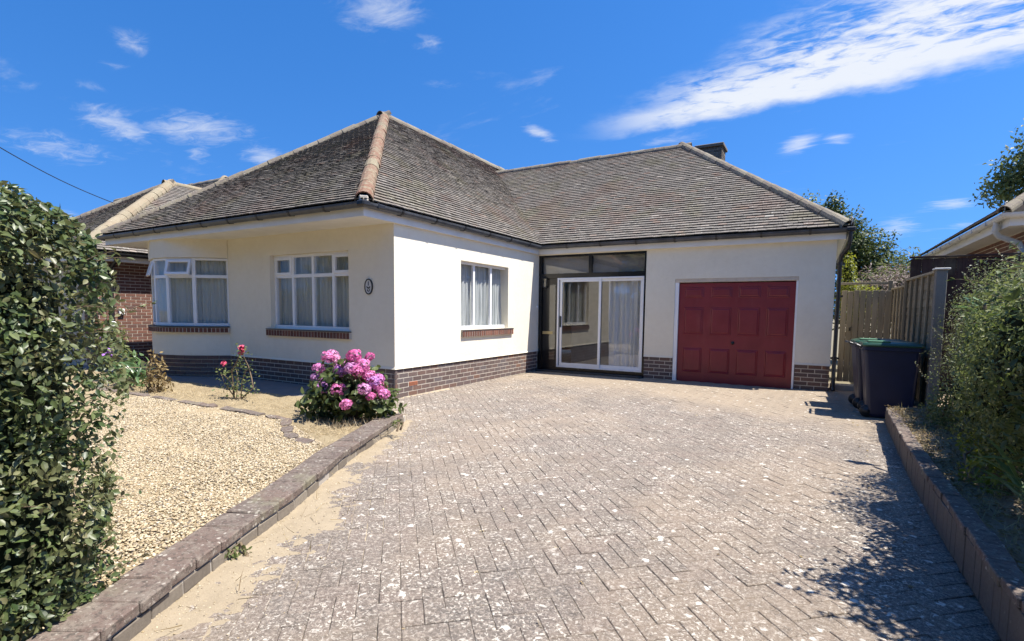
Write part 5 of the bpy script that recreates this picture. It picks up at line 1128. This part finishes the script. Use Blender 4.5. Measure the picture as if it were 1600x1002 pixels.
def head(n, r):
    d = unit(rng.normal(0, 1, (n, 3))+np.array([0, 0, .35])); p = d*r*np.array([1, 1, .78])*rng.uniform(.9, 1.04, (n, 1)); pt = ([(0, 0, 0), (.5, .5, .12), (1, 0, .05), (.5, -.5, .12)], [(0, 3, 2, 1)])
    V = []; 
    for a in range(4):
        B = leaf_frames(n, d*1., .22); V.append(np.einsum('nij,kj->nki', B, np.array(pt[0]))*rng.uniform(.022, .032, (n, 1, 1))+p[:, None, :])
    V = np.concatenate(V); return arr_mesh('flower_head', V.reshape(-1, 3), pt[1], len(V), 4)
hm = [head(70, .085), head(60, .075), head(44, .055)]
for me in hm: me.materials.append(MPET)
hv = W(hy).inverted(); HY = -1.75
def at_plane(px, py, y): d = RT2*((px-800)/F)-UP2*((py-PY)/F)+FW; return CAM+d*((y-CAM.y)/d.y)
heads = [(512, 558, .0, 0), (525, 562, .1, 1), (553, 556, -.1, 0), (578, 558, .1, 2), (535, 572, -.1, 0), (498, 576, .1, 1), (532, 580, -.15, 0), (549, 575, -.2, 0), (557, 580, -.22, 1), (566, 571, -.1, 0), (577, 588, -.05, 0), (583, 596, -.05, 0), (592, 592, .1, 1), (590, 604, 0, 1),
         (508, 597, -.15, 1), (507, 607, -.25, 0), (530, 610, -.28, 0), (569, 608, -.2, 0), (580, 620, -.15, 2), (600, 616, 0, 1), (541, 632, -.35, 1), (492, 590, .05, 2), (519, 555, .15, 1), (598, 606, .1, 2), (545, 566, .1, 1), (560, 592, .0, 2)]
for (x_, y_, dy, kd) in heads:
    p = at_plane(x_, y_, HY+dy); o = bpy.data.objects.new('flower_head', hm[kd]); col.objects.link(o); o.parent = hy; o.matrix_basis = hv @ (Matrix.Translation(p) @ Matrix.Rotation(random.uniform(0, 6), 4, 'Z') @ Matrix.Rotation(random.uniform(-.4, .4), 4, 'X') @ Matrix.Scale(random.uniform(.85, 1.1), 4))
    k_ = MB(); b0 = Vector((.92+random.gauss(0, .06), -1.73+random.gauss(0, .05), .06)); k_.tube([b0, (b0+p)/2+Vector((random.gauss(0, .03), random.gauss(0, .03), .03)), p], [.008, .006, .004], 5, False); k_.build('stem', MSTEM, hy)
MROSE = plain('rose_petal', (.62, .09, .16), .6, .3, var=.35, ns=40)
ro = thing('rose_bush', (-1.7, -1.6, .08), 'sparse leggy rose bush with two pink blooms before the front wall', 'rose bush')
RY = -1.6; tips = []
for path_, r_ in (([(372, 622), (366, 607), (358, 594), (350, 586)], .012), ([(366, 622), (364, 600), (362, 580), (370, 565), (376, 552)], .013), ([(384, 622), (396, 606), (393, 590), (388, 572), (380, 556)], .012), ([(380, 622), (378, 596), (385, 578)], .009), ([(370, 621), (352, 600), (344, 582)], .009), ([(368, 621), (372, 590), (368, 574)], .008)):
    k_ = MB(); pts = [at_plane(a_, b_, RY+random.uniform(-.06, .06)) for a_, b_ in path_]; pts[0] = Vector((-1.7+random.uniform(-.04, .04)+(pts[0].x+1.7)*.6, RY, .06)); k_.tube(pts, [r_*(1-.6*i/len(pts)) for i in range(len(pts))], 5, False); k_.build('stem', MSTEM, ro); tips += pts[1:]
pp = []; 
for t_ in tips:
    for _ in range(13): pp.append(tuple(t_+Vector((random.gauss(0, .055), random.gauss(0, .06), random.gauss(0, .05)))))
for _ in range(90): pp.append((-1.62+random.gauss(0, .13), RY+random.gauss(0, .08), .12+abs(random.gauss(0, .13))))
leaves(ro, np.array(pp), np.tile([0, -.2, 1.], (len(pp), 1)), rng.uniform(.03, .055, len(pp)), MLEAFM, OV, .6, 0, 1.3)
for (x_, y_, s_) in ((378, 544, .05), (377, 551, .045), (350, 568, .04)):
    p = at_plane(x_, y_, RY); d = unit(rng.normal(0, 1, (26, 3))); V = np.einsum('nij,kj->nki', leaf_frames(26, d, .25), np.array([(0, -.4, 0), (1, -.5, .2), (1.1, .5, .2), (0, .4, 0)]))*s_*.75+(np.array(p)+d*s_*.55)[:, None, :]
    put('bloom', arr_mesh('bloom', V.reshape(-1, 3), [(0, 1, 2, 3)], 26, 4), ro, MROSE)
bush('withered_plant', 'brown withered upright plant in the border below the bay window', 'plant', (-3.3, -1.9, .08), [((-3.3, -1.9, .40), (.15, .15, .34)), ((-3.25, -1.9, .22), (.22, .2, .18))], 420, .075, MLEAFB, LN, .8, 0, None, 0, 6, -.3, 2.2)
bush('leafy_clump', 'green clump of pointed leaves left of the withered plant', 'plant', (-4.1, -1.9, .08), [((-4.15, -1.9, .26), (.40, .25, .2)), ((-4.5, -1.7, .35), (.3, .25, .28))], 260, .17, MLAUR, LN, .7, 0, None, 0, 4, .2, 1.6)
pf_, pp_, _ = bush('flowering_plant', 'tall plant with small purple flowers showing at the edge of the hedge', 'plant', (-5.4, -1.6, .08), [((-5.5, -1.6, .75), (.35, .3, .38)), ((-5.3, -1.6, .40), (.4, .3, .32))], 900, .075, MLEAFM, OV, .7, .3, None, 0, 4)
MPUR = plain('purple_petal', (.30, .13, .48), .6, .3, var=.3, ns=30)
for (x_, y_) in ((163, 531), (167, 556), (172, 548)):
    p = at_plane(x_, y_, -1.75); d = unit(rng.normal(0, 1, (18, 3))); V = np.einsum('nij,kj->nki', leaf_frames(18, d, .3), np.array([(0, -.4, 0), (1, -.5, .1), (1, .5, .1), (0, .4, 0)]))*.055+(np.array(p)+d*.045)[:, None, :]; put('flower', arr_mesh('flower', V.reshape(-1, 3), [(0, 1, 2, 3)], 18, 4), pf_, MPUR)
# dry straw and weeds in the border
def blades(name, n, fx, hgt, mat, label, lean=.9):
    pos = np.array([fx() for _ in range(n)]); nrm = np.tile([0, 0, 1.], (n, 1))*.25+rng.normal(0, 1, (n, 3)); t = ([(0, .018, 0), (.5, .014, .05), (1, 0, -.05), (.5, -.014, .05), (0, -.018, 0)], [(0, 4, 3, 1), (1, 3, 2)])
    tag(put(name, leaf_mesh(name, pos, nrm, rng.uniform(.6, 1.3, n)*hgt, t, .3, lean, 1.), None, mat), label, kind='stuff')
def fx():
    x = random.uniform(-4.6, 1.25); y = random.uniform(-2.15, -1.25)-max(0, x-.3)*.25; return (x, y, .08+.03*fbm(x, y, 2.2))
blades('dry_grass', 5200, fx, .075, MDRY, 'dry straw and dead grass lying over the flower border', -.05)
blades('dry_tufts', 900, lambda: (random.gauss(1.2, .28), -2.0+random.gauss(0, .25)-.2, .085),   .10, MDRY, 'upright dry grass tufts round the foot of the hydrangea', .8)
blades('twigs', 46, lambda: (lambda y: (wall_x(y)+random.uniform(.02, .5), y, .02))(random.uniform(-5.2, -1.5)), .10, MLEAFB, 'small dry twigs lying on the washed sand', -.1)
blades('bed_grass', 1500, lambda: (random.uniform(6.62, 7.15), random.uniform(-3.2, 2.1), .19), .12, mat_leaf('pale_grass', [(0, (.16, .16, .07)), (.6, (.27, .25, .12)), (1, (.42, .37, .22))], .3, .6), 'pale straggling grass along the soil of the raised bed', .5)
for i, (x_, y_) in enumerate(((1.78, -1.9), (2.95, -4.52))):
    bush('wall_weed', ['small green weed growing from the coping of the low wall', 'tiny weed at the foot of the low wall in the sand'][i], 'weed', (x_, y_, .14 if i == 0 else .02), [((x_, y_, .16 if i == 0 else .03), (.06, .08, .04))], 60, .035, MLEAFM, OV, .8, 0, None, 0, 2)
jw = []
for _ in range(150):
    a_, b_ = random.randint(-60, 60), random.randint(-60, 60); q_ = O0+d1*(a_*U)+d2*(b_*U)
    if in_drive(q_.x, q_.y) and q_.y < 3.5 and q_.x < px_right(q_.y)-.1:
        for _ in range(5): jw.append((q_.x+random.gauss(0, .012), q_.y+random.gauss(0, .012), .0))
tag(put('joint_weeds', leaf_mesh('joint_weeds', np.array(jw), np.tile([0, 0, 1.], (len(jw), 1)), rng.uniform(.010, .024, len(jw)), OV, .8), None, MDRY), 'tiny dry weeds in the joints of the driveway', kind='stuff')
